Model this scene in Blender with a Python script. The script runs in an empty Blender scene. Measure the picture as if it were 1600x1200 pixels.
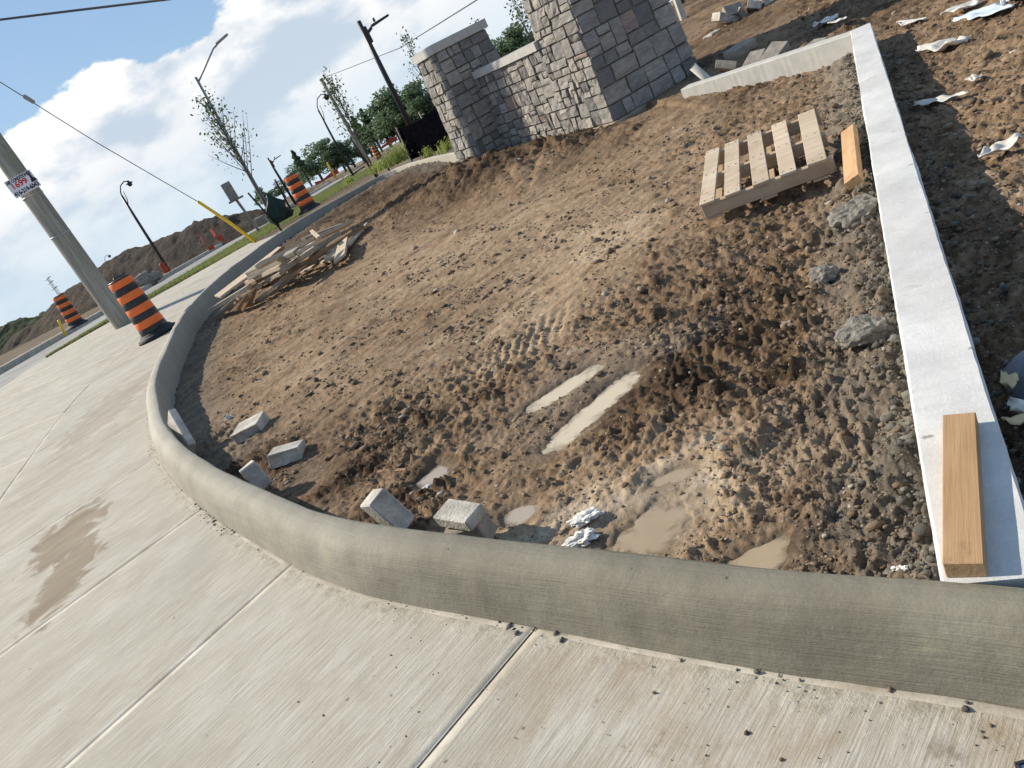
import bpy, bmesh, math, random
import numpy as np
from mathutils import Vector, Matrix, noise as mnoise

random.seed(7); rng = np.random.default_rng(7)
sc = bpy.context.scene
COL = sc.collection
R = math.radians

# ------------------------------------------------------------------ camera
F, PITCH, ROLL, CH = 1202.0, R(21.6), R(27.5), 1.5
fwd = Vector((0, math.cos(PITCH), -math.sin(PITCH)))
upc = Vector((1, 0, 0)).cross(fwd)
cr = math.cos(ROLL) * Vector((1, 0, 0)) - math.sin(ROLL) * upc
cu = math.sin(ROLL) * Vector((1, 0, 0)) + math.cos(ROLL) * upc
CAM = Vector((0, 0, CH))
cd = bpy.data.cameras.new('camera'); cam = bpy.data.objects.new('camera', cd); COL.objects.link(cam)
cd.sensor_width = 36; cd.lens = F / 1600 * 36; cd.clip_start = 0.05; cd.clip_end = 5000
m3 = Matrix((cr, cu, -fwd)).transposed()
cam.matrix_world = Matrix.Translation(CAM) @ m3.to_4x4()
sc.camera = cam

# ------------------------------------------------------------------ sky, sun, exposure
SUN_H = Vector((-0.85, 0.53)).normalized(); SUN_EL = R(34)
sun_dir = Vector((SUN_H.x * math.cos(SUN_EL), SUN_H.y * math.cos(SUN_EL), math.sin(SUN_EL)))
sl = bpy.data.lights.new('sun', 'SUN'); sl.energy = 5.0; sl.angle = R(0.6); sl.color = (1, .90, .745)
so = bpy.data.objects.new('sun', sl); COL.objects.link(so)
so.rotation_euler = (-sun_dir).to_track_quat('-Z', 'Y').to_euler(); so.location = (-8, 6, 12)
w = bpy.data.worlds.new('World'); sc.world = w; w.use_nodes = True
wn = w.node_tree; wn.nodes.clear()
def nd(nt, t, ins=None, **kw):
    n = nt.nodes.new(t)
    for k, v in kw.items(): setattr(n, k, v)
    if ins:
        for k, v in ins.items():
            s = n.inputs[k]
            if hasattr(v, 'is_output') or isinstance(v, bpy.types.NodeSocket): nt.links.new(v, s)
            else: s.default_value = v
    return n
def mth(nt, op, a, b=0.0, c=None, clamp=False):
    i = {0: a, 1: b}
    if c is not None: i[2] = c
    return nd(nt, 'ShaderNodeMath', i, operation=op, use_clamp=clamp).outputs[0]
def mixc(nt, f, a, b, bt='MIX'):
    n = nd(nt, 'ShaderNodeMix', data_type='RGBA', blend_type=bt, clamp_factor=True)
    for s, v in ((n.inputs[0], f), (n.inputs[6], a), (n.inputs[7], b)):
        if isinstance(v, bpy.types.NodeSocket): nt.links.new(v, s)
        else: s.default_value = v if not isinstance(v, tuple) or len(v) == 4 else (*v, 1)
    return n.outputs[2]
def mapr(nt, v, a, b, c=0.0, d=1.0, smooth=True):
    return nd(nt, 'ShaderNodeMapRange', {0: v, 1: a, 2: b, 3: c, 4: d}, interpolation_type='SMOOTHSTEP' if smooth else 'LINEAR').outputs[0]
def nz(nt, vec, scale, detail=6, rough=.55, dist=0.0):
    return nd(nt, 'ShaderNodeTexNoise', {'Vector': vec, 'Scale': scale, 'Detail': detail, 'Roughness': rough, 'Distortion': dist}).outputs[0]

sky = nd(wn, 'ShaderNodeTexSky', sky_type='NISHITA', sun_disc=False)
sky.sun_elevation = SUN_EL; sky.sun_rotation = math.atan2(sun_dir.x, sun_dir.y)
sky.air_density = 1.0; sky.dust_density = .7; sky.ozone_density = 2.0
tcw = nd(wn, 'ShaderNodeTexCoord').outputs['Generated']
sep = nd(wn, 'ShaderNodeSeparateXYZ', {0: tcw})
cv = nd(wn, 'ShaderNodeMapping', {0: tcw, 1: (3.1, 1.7, .35), 3: (1, 1, 1.9)}).outputs[0]
cv2 = nd(wn, 'ShaderNodeMapping', {0: tcw, 1: (3.1 + sun_dir.x * .05, 1.7 + sun_dir.y * .02, .35 + .075), 3: (1, 1, 1.9)}).outputs[0]
cn = nz(wn, cv, 4.6, 12, .52, .05)
cn2 = nz(wn, cv2, 4.6, 7, .52, .05)
lift = mth(wn, 'MAXIMUM', mth(wn, 'MULTIPLY', mth(wn, 'SUBTRACT', .155, sep.outputs[2]), 3.3), -.11)
den = mth(wn, 'ADD', cn, lift)
cmask = mapr(wn, den, .50, .535)
wisp = mth(wn, 'MULTIPLY', mapr(wn, nz(wn, cv, 1.6, 7, .6, .8), .54, .74), .30)
cmask = mth(wn, 'MAXIMUM', cmask, wisp)
lit = mapr(wn, mth(wn, 'SUBTRACT', cn, cn2), -.075, .085)
thick = mapr(wn, den, .52, .95)
lit = mth(wn, 'MULTIPLY', lit, mth(wn, 'SUBTRACT', 1.0, mth(wn, 'MULTIPLY', thick, .45)))
ccol = mixc(wn, lit, (6.6, 7.7, 9.0, 1), (12.9, 12.6, 12.2, 1))
hz_ = mapr(wn, sep.outputs[2], .10, -.04, 0, .8)
ccol = mixc(wn, hz_, ccol, (7.4, 9.0, 10.2, 1))
skyc = mixc(wn, .45, sky.outputs[0], (4.2, 7.0, 10.9, 1))
wc = mixc(wn, cmask, skyc, ccol)
bg = nd(wn, 'ShaderNodeBackground', {0: wc, 1: .070})
nd(wn, 'ShaderNodeOutputWorld', {0: bg.outputs[0]})
sc.view_settings.view_transform = 'Standard'; sc.view_settings.look = 'None'
sc.view_settings.exposure = 0.36; sc.view_settings.gamma = 1

# ------------------------------------------------------------------ layout helpers (photo measurements -> ground plan)
def ray(x, y): return (fwd * F + cr * (x - 800) - cu * (y - 600)).normalized()
def gnd(x, y, z=0.0):
    d = ray(x, y); return CAM + d * ((z - CH) / d.z)
def aty(x, y, Y):
    d = ray(x, y); return CAM + d * (Y / d.y)

# ------------------------------------------------------------------ numpy noise
perm = rng.permutation(512).astype(np.int64); perm = np.concatenate([perm, perm, perm])
gang = rng.uniform(0, 2 * np.pi, 512); gx, gy = np.cos(gang), np.sin(gang)
def pn(x, y, s=0):
    x = np.asarray(x, float) + s * 17.31; y = np.asarray(y, float) + s * 9.77
    xi = np.floor(x).astype(np.int64); yi = np.floor(y).astype(np.int64); xf = x - xi; yf = y - yi
    xi &= 511; yi &= 511
    def g(ix, iy, dx, dy):
        h = perm[(perm[ix & 511] + iy) & 1023] & 511
        return gx[h] * dx + gy[h] * dy
    u = xf * xf * xf * (xf * (xf * 6 - 15) + 10); v = yf * yf * yf * (yf * (yf * 6 - 15) + 10)
    a = g(xi, yi, xf, yf); b = g(xi + 1, yi, xf - 1, yf); c = g(xi, yi + 1, xf, yf - 1); d = g(xi + 1, yi + 1, xf - 1, yf - 1)
    return (a + u * (b - a) + v * (c - a + u * (a - b - c + d))) * 1.5
def fbm(x, y, o=4, s=0, g=.5):
    r = 0; a = 1; t = 0
    for i in range(o): r = r + a * pn(x, y, s + i); t += a; a *= g; x = x * 2.03; y = y * 2.03
    return r / t
def billow(x, y, o=3, s=0, g=.5):
    r = 0; a = 1; t = 0
    for i in range(o): r = r + a * np.abs(pn(x, y, s + i)); t += a; a *= g; x = x * 2.07; y = y * 2.07
    return r / t
def sstep(a, b, x):
    t = np.clip((x - a) / (b - a), 0, 1); return t * t * (3 - 2 * t)

# ------------------------------------------------------------------ object helpers
def tag(o, label=None, cat=None, group=None, kind=None):
    if label: o['label'] = label
    if cat: o['category'] = cat
    if group: o['group'] = group
    if kind: o['kind'] = kind
    return o
def mobj(name, verts, faces, mat, parent=None, smooth=False, uv=None, attrs=None):
    me = bpy.data.meshes.new(name)
    if isinstance(verts, np.ndarray) and isinstance(faces, np.ndarray):
        n = len(faces); k = faces.shape[1]
        me.vertices.add(len(verts)); me.vertices.foreach_set('co', verts.astype(np.float32).ravel())
        me.loops.add(n * k); me.loops.foreach_set('vertex_index', faces.astype(np.int32).ravel())
        me.polygons.add(n); me.polygons.foreach_set('loop_start', np.arange(0, n * k, k, dtype=np.int32))
        me.update(calc_edges=True); me.validate()
    else:
        me.from_pydata([tuple(v) for v in verts], [], [tuple(f) for f in faces]); me.update()
    if uv is not None:
        l = me.uv_layers.new(name='UVMap'); vi = np.empty(len(me.loops), np.int32); me.loops.foreach_get('vertex_index', vi)
        l.data.foreach_set('uv', np.asarray(uv, np.float32)[vi].ravel())
    if attrs:
        for k, v in attrs.items():
            a = me.attributes.new(k, 'FLOAT', 'POINT'); a.data.foreach_set('value', np.asarray(v, np.float32))
    if smooth: me.polygons.foreach_set('use_smooth', np.ones(len(me.polygons), bool))
    for m in (mat if isinstance(mat, (list, tuple)) else [mat]): me.materials.append(m)
    o = bpy.data.objects.new(name, me); COL.objects.link(o)
    if parent: o.parent = parent
    return o
def bmobj(name, bm, mat, parent=None, smooth=False):
    me = bpy.data.meshes.new(name); bm.to_mesh(me); bm.free()
    for m in (mat if isinstance(mat, (list, tuple)) else [mat]): me.materials.append(m)
    if smooth: me.polygons.foreach_set('use_smooth', np.ones(len(me.polygons), bool))
    o = bpy.data.objects.new(name, me); COL.objects.link(o)
    if parent: o.parent = parent
    return o
def empty(name, loc, rot=None):
    o = bpy.data.objects.new(name, None); COL.objects.link(o); o.location = loc; o.empty_display_size = .1
    if rot is not None: o.rotation_euler = rot
    return o
def box(name, size, mat, parent=None, M=None, bevel=0.0, jit=0.0, seg=1, cuts=0):
    bm = bmesh.new(); bmesh.ops.create_cube(bm, size=1)
    for v in bm.verts: v.co = Vector((v.co.x * size[0], v.co.y * size[1], v.co.z * size[2]))
    if jit:
        for v in bm.verts: v.co += Vector((random.uniform(-jit, jit), random.uniform(-jit, jit), random.uniform(-jit, jit)))
    if bevel: bmesh.ops.bevel(bm, geom=bm.edges[:], offset=bevel, segments=seg, affect='EDGES', profile=.6)
    o = bmobj(name, bm, mat, parent)
    if M is not None: o.matrix_basis = M
    return o
def frame_M(loc, xdir, zdir):
    x = Vector(xdir).normalized(); z = Vector(zdir); z = (z - x * z.dot(x)).normalized(); y = z.cross(x)
    M = Matrix((x, y, z)).transposed().to_4x4(); M.translation = Vector(loc); return M
def tube(pts, rad, seg=8, caps=True):
    pts = [Vector(p) for p in pts]; n = len(pts)
    if not isinstance(rad, (list, tuple)): rad = [rad] * n
    V = []; Fc = []; ref = None
    for i, p in enumerate(pts):
        t = (pts[min(i + 1, n - 1)] - pts[max(i - 1, 0)]).normalized()
        if ref is None: ref = t.orthogonal().normalized()
        ref = (ref - t * ref.dot(t)).normalized(); b = t.cross(ref)
        for k in range(seg):
            a = 2 * math.pi * k / seg; V.append(p + (ref * math.cos(a) + b * math.sin(a)) * rad[i])
    for i in range(n - 1):
        for k in range(seg):
            Fc.append((i * seg + k, i * seg + (k + 1) % seg, (i + 1) * seg + (k + 1) % seg, (i + 1) * seg + k))
    if caps:
        Fc.append(tuple(range(seg - 1, -1, -1))); Fc.append(tuple(range((n - 1) * seg, n * seg)))
    return V, Fc
def tubeo(name, pts, rad, mat, parent=None, seg=8, smooth=True):
    V, Fc = tube(pts, rad, seg); return mobj(name, V, Fc, mat, parent, smooth)
def lathe(prof, seg=28):
    V = []; Fc = []
    for r, z in prof:
        for k in range(seg):
            a = 2 * math.pi * k / seg; V.append((r * math.cos(a), r * math.sin(a), z))
    for i in range(len(prof) - 1):
        for k in range(seg): Fc.append((i * seg + k, i * seg + (k + 1) % seg, (i + 1) * seg + (k + 1) % seg, (i + 1) * seg + k))
    return V, Fc
def merge(parts):
    V = []; Fc = []
    for v, f in parts:
        o = len(V); V += list(v); Fc += [tuple(i + o for i in q) for q in f]
    return V, Fc
def catmull(P, step):
    P = [np.array(p, float) for p in P]; out = []
    for i in range(len(P) - 1):
        p0 = P[max(i - 1, 0)]; p1 = P[i]; p2 = P[i + 1]; p3 = P[min(i + 2, len(P) - 1)]
        n = max(2, int(np.linalg.norm(p2 - p1) / step))
        for k in range(n):
            t = k / n
            out.append(.5 * ((2 * p1) + (-p0 + p2) * t + (2 * p0 - 5 * p1 + 4 * p2 - p3) * t * t + (-p0 + 3 * p1 - 3 * p2 + p3) * t ** 3))
    out.append(P[-1]); return np.array(out)

# ------------------------------------------------------------------ materials
def newmat(name, rough=.8, spec=.3):
    m = bpy.data.materials.new(name); m.use_nodes = True; nt = m.node_tree
    b = nt.nodes['Principled BSDF']; b.inputs['Roughness'].default_value = rough
    b.inputs['Specular IOR Level'].default_value = spec
    return m, nt, b
def setc(nt, b, v):
    if isinstance(v, bpy.types.NodeSocket): nt.links.new(v, b.inputs['Base Color'])
    else: b.inputs['Base Color'].default_value = (*v, 1)
def bump(nt, b, h, strength=.3, dist=.01, normal=None):
    n = nd(nt, 'ShaderNodeBump', {'Height': h, 'Strength': strength, 'Distance': dist})
    if normal is not None: nt.links.new(normal, n.inputs['Normal'])
    nt.links.new(n.outputs[0], b.inputs['Normal']); return n.outputs[0]
def ramp(nt, f, stops, interp='LINEAR'):
    n = nd(nt, 'ShaderNodeValToRGB', {0: f}); n.color_ramp.interpolation = interp
    e = n.color_ramp.elements
    while len(e) < len(stops): e.new(.5)
    for i, (p, c) in enumerate(stops): e[i].position = p; e[i].color = (*c, 1)
    return n.outputs[0]
def objco(nt): return nd(nt, 'ShaderNodeTexCoord').outputs['Object']
def wpos(nt): return nd(nt, 'ShaderNodeNewGeometry').outputs['Position']
def attr(nt, n): return nd(nt, 'ShaderNodeAttribute', attribute_name=n).outputs['Fac']
def orand(nt): return nd(nt, 'ShaderNodeObjectInfo').outputs['Random']
def simple(name, col, rough=.7, spec=.3, var=.25, scale=6.0, metal=0.0, bmp=.15):
    m, nt, b = newmat(name, rough, spec); co = objco(nt)
    n = nz(nt, co, scale, 6, .6)
    setc(nt, b, mixc(nt, mapr(nt, n, .3, .7), tuple(c * (1 - var) for c in col), tuple(min(1, c * (1 + var)) for c in col)))
    b.inputs['Metallic'].default_value = metal
    bump(nt, b, nz(nt, co, scale * 9, 4), bmp, .01)
    return m

def soil_mat(name='soil'):
    m, nt, b = newmat(name, .95, .15); p = wpos(nt)
    tone = attr(nt, 'tone'); grey = attr(nt, 'grey'); wet = attr(nt, 'wet')
    n1 = nz(nt, p, 5, 8, .65); n2 = nz(nt, p, 45, 6, .7); n3 = nz(nt, p, 1.1, 4, .6)
    f = mth(nt, 'ADD', tone, mth(nt, 'MULTIPLY', mth(nt, 'SUBTRACT', n1, .5), .8))
    f = mth(nt, 'ADD', f, mth(nt, 'MULTIPLY', mth(nt, 'SUBTRACT', n2, .5), .6), clamp=True)
    c = ramp(nt, f, [(0, (.052, .033, .020)), (.22, (.118, .077, .047)), (.48, (.240, .164, .103)), (.74, (.375, .275, .180)), (1, (.57, .455, .33))])
    c = mixc(nt, mapr(nt, n3, .42, .68, 0, .55), c, mixc(nt, .5, c, (.30, .20, .11)))
    gcol = ramp(nt, mth(nt, 'ADD', mth(nt, 'MULTIPLY', n2, .6), mth(nt, 'MULTIPLY', n1, .4)), [(.3, (.11, .10, .083)), (.7, (.31, .285, .24))])
    c = mixc(nt, grey, c, gcol)
    # pale stone grit
    vo = nd(nt, 'ShaderNodeTexVoronoi', {'Vector': p, 'Scale': 34.0, 'Randomness': 1.0}); vcol = nd(nt, 'ShaderNodeSeparateColor', {0: vo.outputs['Color']}).outputs[0]
    grit = mth(nt, 'MULTIPLY', mapr(nt, vo.outputs['Distance'], .16, .10), mth(nt, 'GREATER_THAN', vcol, .90))
    c = mixc(nt, grit, c, (.45, .41, .35))
    c = mixc(nt, mth(nt, 'MULTIPLY', wet, .55), c, (.06, .044, .03))
    setc(nt, b, c)
    nt.links.new(mapr(nt, wet, 0, 1, .95, .42), b.inputs['Roughness'])
    h = mth(nt, 'ADD', mth(nt, 'MULTIPLY', nz(nt, p, 60, 8, .7), .7), mth(nt, 'MULTIPLY', nz(nt, p, 210, 4, .6), .3))
    bump(nt, b, h, 1.0, .014)
    return m
def clod_mat():
    m, nt, b = newmat('clod', .95, .1); p = wpos(nt); g = nd(nt, 'ShaderNodeNewGeometry').outputs['Random Per Island']
    c = ramp(nt, g, [(0, (.085, .06, .041)), (.35, (.15, .108, .074)), (.7, (.24, .175, .122)), (.95, (.32, .25, .18)), (.98, (.48, .44, .38))])
    c = mixc(nt, mapr(nt, nz(nt, p, 60, 5, .7), .35, .7, 0, .5), c, (.30, .22, .15)); setc(nt, b, c)
    bump(nt, b, nz(nt, p, 130, 5, .7), .8, .01); return m
def crumb_mat():
    m, nt, b = newmat('grey_crumb', .9, .2); p = wpos(nt); g = nd(nt, 'ShaderNodeNewGeometry').outputs['Random Per Island']
    c = ramp(nt, g, [(0, (.085, .08, .068)), (.5, (.16, .15, .128)), (1, (.27, .255, .22))])
    c = mixc(nt, mapr(nt, nz(nt, p, 90, 5, .7), .4, .7, 0, .5), c, (.13, .12, .105)); setc(nt, b, c)
    bump(nt, b, nz(nt, p, 160, 5, .7), .8, .01); return m
def slab_mat():
    m, nt, b = newmat('broomed_concrete', .82, .3); p = wpos(nt)
    uv = nd(nt, 'ShaderNodeUVMap', uv_map='UVMap').outputs[0]
    br = nd(nt, 'ShaderNodeMapping', {0: uv, 3: (120, 5, 1)}).outputs[0]; br2 = nd(nt, 'ShaderNodeMapping', {0: uv, 3: (5, 1.3, 1)}).outputs[0]
    broom = nz(nt, br, 1.0, 5, .7); wide = nz(nt, br2, 1.0, 5, .6); blot = nz(nt, p, 1.3, 6, .6); fine = nz(nt, p, 55, 5, .7)
    c = ramp(nt, mth(nt, 'ADD', mth(nt, 'MULTIPLY', blot, .6), mth(nt, 'MULTIPLY', wide, .4)), [(.32, (.315, .29, .242)), (.5, (.455, .428, .372)), (.68, (.58, .552, .495))])
    c = mixc(nt, mapr(nt, broom, .34, .64, .70, 0), c, (.25, .215, .16)); c = mixc(nt, mapr(nt, nz(nt, p, 1.7, 8, .7, .8), .50, .70, 0, .38), c, (.30, .25, .18))
    c = mixc(nt, mapr(nt, fine, .55, .75, 0, .35), c, (.62, .59, .53))
    c = mixc(nt, mapr(nt, nz(nt, p, .9, 5, .6, .6), .52, .70, 0, .5), c, (.33, .325, .285))
    c = mixc(nt, mapr(nt, nz(nt, br2, .8, 4, .6, .3), .52, .72, 0, .35), c, (.44, .375, .29))
    rnd = orand(nt); c = mixc(nt, mth(nt, 'MULTIPLY', rnd, .16), c, (.36, .33, .27))
    # brown water / mud stains with shapes of their own
    wob = mth(nt, 'ADD', mth(nt, 'MULTIPLY', mth(nt, 'SUBTRACT', nz(nt, p, 4.5, 7, .65, .6), .5), 2.6), mth(nt, 'MULTIPLY', mth(nt, 'SUBTRACT', broom, .5), .5))
    tot = None
    for (cx, cy, rx, ry, ang, st) in STAINS:
        mp = nd(nt, 'ShaderNodeMapping', {0: p, 1: (cx, cy, 0), 2: (0, 0, ang), 3: (rx, ry, 1)}, vector_type='TEXTURE').outputs[0]
        l = nd(nt, 'ShaderNodeVectorMath', {0: mp}, operation='LENGTH').outputs['Value']
        s = mth(nt, 'MULTIPLY', mapr(nt, mth(nt, 'ADD', l, wob), 1.12, .78), st)
        tot = s if tot is None else mth(nt, 'MAXIMUM', tot, s)
    c = mixc(nt, tot, c, mixc(nt, mapr(nt, wide, .3, .7), (.155, .118, .075), (.26, .205, .14)))
    mud = mth(nt, 'MULTIPLY', mapr(nt, nz(nt, p, 3.1, 8, .7), .56, .70), attr(nt, 'mud'))
    c = mixc(nt, mth(nt, 'MULTIPLY', mud, .8), c, (.17, .135, .095))
    foot = mapr(nt, mth(nt, 'ADD', attr(nt, 'foot'), mth(nt, 'MULTIPLY', mth(nt, 'SUBTRACT', nz(nt, p, 6, 7, .7), .5), .22)), .10, .02)
    c = mixc(nt, mth(nt, 'MULTIPLY', foot, .75), c, mixc(nt, mapr(nt, nz(nt, p, 22, 6, .7), .35, .65), (.22, .20, .15), (.46, .43, .36)))
    c = mixc(nt, mth(nt, 'MULTIPLY', mapr(nt, nz(nt, p, 10, 9, .78), .575, .67), mapr(nt, attr(nt, 'mud'), 0, .8, .12, .85)), c, (.19, .15, .105))
    c = mixc(nt, mth(nt, 'MULTIPLY', mapr(nt, nz(nt, p, 2.4, 6, .65, .4), .45, .68), mapr(nt, attr(nt, 'mud'), 0, .8, .10, .75)), c, (.30, .235, .16))
    # dark pock marks
    vo = nd(nt, 'ShaderNodeTexVoronoi', {'Vector': p, 'Scale': 13.0}); vc = nd(nt, 'ShaderNodeSeparateColor', {0: vo.outputs['Color']}).outputs[0]
    spot = mth(nt, 'MULTIPLY', mapr(nt, mth(nt, 'ADD', vo.outputs['Distance'], mth(nt, 'MULTIPLY', fine, .18)), .21, .15), mth(nt, 'GREATER_THAN', vc, .90))
    c = mixc(nt, mth(nt, 'MULTIPLY', spot, .75), c, (.12, .10, .075))
    setc(nt, b, c)
    h = mth(nt, 'ADD', mth(nt, 'MULTIPLY', broom, .8), mth(nt, 'ADD', mth(nt, 'MULTIPLY', fine, .4), mth(nt, 'MULTIPLY', mth(nt, 'MULTIPLY', foot, nz(nt, p, 30, 6, .7)), 1.5)))
    bump(nt, b, h, .6, .007); return m
def edge_mat():
    m, nt, b = newmat('tooled_concrete', .75, .3); p = wpos(nt)
    n = nz(nt, p, 4, 7, .65); f = nz(nt, p, 50, 5, .7)
    c = ramp(nt, n, [(.3, (.30, .265, .205)), (.6, (.50, .46, .39)), (.75, (.62, .585, .52))])
    c = mixc(nt, mapr(nt, f, .5, .75, 0, .5), c, (.25, .22, .17)); setc(nt, b, c); bump(nt, b, f, .3, .006); return m
def curb_mat():
    m, nt, b = newmat('fresh_parged_concrete', .72, .3); p = wpos(nt)
    uv = nd(nt, 'ShaderNodeUVMap', uv_map='UVMap').outputs[0]
    st = nz(nt, nd(nt, 'ShaderNodeMapping', {0: uv, 3: (1.4, 34, 1)}).outputs[0], 1, 6, .65)
    st2 = nz(nt, nd(nt, 'ShaderNodeMapping', {0: uv, 3: (6, 210, 1)}).outputs[0], 1, 4, .6)
    bl = nz(nt, p, 2.2, 7, .62); fi = nz(nt, p, 70, 5, .7)
    c = ramp(nt, mth(nt, 'ADD', mth(nt, 'MULTIPLY', bl, .85), mth(nt, 'MULTIPLY', st, .15)), [(.3, (.138, .124, .092)), (.5, (.19, .173, .132)), (.7, (.255, .236, .186))])
    dry = mapr(nt, mth(nt, 'ADD', nd(nt, 'ShaderNodeSeparateXYZ', {0: uv}).outputs[0], mth(nt, 'MULTIPLY', bl, 3.0)), 5.5, 12.0)
    c = mixc(nt, mth(nt, 'MULTIPLY', dry, .75), c, mixc(nt, bl, (.285, .265, .215), (.45, .425, .365)))
    vo = nd(nt, 'ShaderNodeTexVoronoi', {'Vector': p, 'Scale': 16.0}); vc = nd(nt, 'ShaderNodeSeparateColor', {0: vo.outputs['Color']}).outputs[0]
    pore = mth(nt, 'MULTIPLY', mapr(nt, mth(nt, 'ADD', vo.outputs['Distance'], mth(nt, 'MULTIPLY', fi, .2)), .20, .13), mth(nt, 'GREATER_THAN', vc, .90))
    c = mixc(nt, mth(nt, 'MULTIPLY', pore, .6), c, (.10, .09, .065))
    c = mixc(nt, mapr(nt, nz(nt, p, 4.5, 6, .65, .5), .60, .72, 0, .35), c, (.36, .33, .20))
    c = mixc(nt, mapr(nt, st2, .5, .75, 0, .10), c, (.16, .148, .118))
    c = mixc(nt, mapr(nt, fi, .6, .8, 0, .3), c, (.42, .40, .35)); setc(nt, b, c)
    h = mth(nt, 'ADD', mth(nt, 'MULTIPLY', st2, .35), mth(nt, 'ADD', mth(nt, 'MULTIPLY', st, .6), mth(nt, 'MULTIPLY', fi, .3)))
    h = mth(nt, 'SUBTRACT', mth(nt, 'ADD', h, mth(nt, 'MULTIPLY', nz(nt, p, 9, 4, .5), 1.2)), mth(nt, 'MULTIPLY', pore, .8))
    bump(nt, b, h, .55, .012); return m
def beam_mat():
    m, nt, b = newmat('pale_poured_concrete', .85, .3); p = objco(nt)
    bl = nz(nt, p, 3.0, 7, .65); fi = nz(nt, p, 90, 5, .75)
    st = nz(nt, nd(nt, 'ShaderNodeMapping', {0: p, 2: (0, 0, .5), 3: (30, 4, 10)}).outputs[0], 1, 5, .6)
    c = ramp(nt, bl, [(.3, (.44, .435, .42)), (.55, (.58, .575, .555)), (.75, (.69, .685, .665))])
    c = mixc(nt, mapr(nt, st, .45, .75, 0, .35), c, (.46, .46, .45))
    c = mixc(nt, mapr(nt, fi, .52, .72, 0, .6), c, (.75, .745, .725))
    vo = nd(nt, 'ShaderNodeTexVoronoi', {'Vector': nd(nt, 'ShaderNodeMapping', {0: p, 3: (1, .55, 1)}).outputs[0], 'Scale': 15.0}); vc = nd(nt, 'ShaderNodeSeparateColor', {0: vo.outputs['Color']}).outputs[0]
    spot = mth(nt, 'MULTIPLY', mapr(nt, mth(nt, 'ADD', vo.outputs['Distance'], mth(nt, 'MULTIPLY', fi, .25)), .26, .20), mth(nt, 'GREATER_THAN', vc, .78))
    c = mixc(nt, mapr(nt, nz(nt, p, 6, 8, .7, .6), .57, .72, 0, .55), c, (.38, .35, .30)); c = mixc(nt, mth(nt, 'MULTIPLY', spot, .8), c, (.22, .21, .19)); setc(nt, b, c)
    bump(nt, b, mth(nt, 'ADD', fi, mth(nt, 'MULTIPLY', st, .8)), .35, .006); return m
def wood_mat(name, c0, c1, dirt=(.10, .075, .05), dirtamt=.35):
    m, nt, b = newmat(name, .8, .25); co = objco(nt)
    off = nd(nt, 'ShaderNodeVectorMath', {0: co, 1: nd(nt, 'ShaderNodeCombineXYZ', {0: mth(nt, 'MULTIPLY', orand(nt), 31.0), 1: mth(nt, 'MULTIPLY', orand(nt), 7.0)}).outputs[0]}, operation='ADD').outputs[0]
    gr = nz(nt, nd(nt, 'ShaderNodeMapping', {0: off, 3: (2.2, 16, 16)}).outputs[0], 1, 7, .65, 1.2)
    gf = nz(nt, nd(nt, 'ShaderNodeMapping', {0: off, 3: (5, 140, 140)}).outputs[0], 1, 3, .6)
    c = mixc(nt, mapr(nt, gr, .3, .7), c0, c1); c = mixc(nt, mapr(nt, nz(nt, off, 2.3, 4, .6), .4, .7, 0, .35), c, tuple(x * .72 for x in c0))
    c = mixc(nt, mth(nt, 'MULTIPLY', orand(nt), .35), c, tuple(x * .6 for x in c0))
    c = mixc(nt, mapr(nt, nz(nt, off, 7, 7, .7), .55, .75, 0, dirtamt), c, dirt)
    vo = nd(nt, 'ShaderNodeTexVoronoi', {'Vector': nd(nt, 'ShaderNodeMapping', {0: off, 3: (3, 9, 9)}).outputs[0], 'Scale': 1.3})
    c = mixc(nt, mapr(nt, vo.outputs['Distance'], .10, .05, 0, .7), c, (.13, .06, .025))
    setc(nt, b, c); bump(nt, b, mth(nt, 'ADD', gr, gf), .35, .004); return m
def stone_mat():
    m, nt, b = newmat('field_stone', .85, .3); co = objco(nt); r = orand(nt)
    off = nd(nt, 'ShaderNodeVectorMath', {0: co, 1: nd(nt, 'ShaderNodeCombineXYZ', {0: mth(nt, 'MULTIPLY', r, 57.0), 2: mth(nt, 'MULTIPLY', r, 23.0)}).outputs[0]}, operation='ADD').outputs[0]
    base = ramp(nt, r, [(0, (.36, .33, .29)), (.14, (.25, .232, .21)), (.28, (.43, .39, .335)), (.42, (.29, .27, .245)), (.55, (.38, .34, .295)), (.68, (.185, .175, .165)), (.8, (.38, .355, .32)), (.95, (.38, .27, .22)), (.97, (.33, .31, .29))], 'CONSTANT')
    rot = nd(nt, 'ShaderNodeMapping', {0: off, 2: (.4, .7, .3), 3: (4, 4, 14)}).outputs[0]
    v = nz(nt, rot, 1.0, 8, .7, .8); f = nz(nt, off, 45, 6, .75)
    c = mixc(nt, mapr(nt, v, .35, .68, .55, 0), base, (.12, .115, .115))
    c = mixc(nt, mapr(nt, f, .55, .75, 0, .5), c, (.56, .53, .50))
    c = mixc(nt, mapr(nt, nz(nt, off, 3, 5, .6, 1.2), .62, .76, 0, .4), c, (.33, .24, .18))
    setc(nt, b, c); bump(nt, b, mth(nt, 'ADD', mth(nt, 'MULTIPLY', v, .8), mth(nt, 'MULTIPLY', f, .4)), .8, .02); return m
def leaf_mat(name, c0, c1):
    m, nt, b = newmat(name, .65, .25); g = nd(nt, 'ShaderNodeNewGeometry').outputs['Random Per Island']
    setc(nt, b, mixc(nt, g, c0, c1))
    tr = nd(nt, 'ShaderNodeBsdfTranslucent', {0: (*[min(1, x * 1.3) for x in c1], 1)})
    mx = nd(nt, 'ShaderNodeMixShader', {0: .3, 1: b.outputs[0], 2: tr.outputs[0]})
    nt.links.new(mx.outputs[0], nt.nodes['Material Output'].inputs[0]); return m
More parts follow.
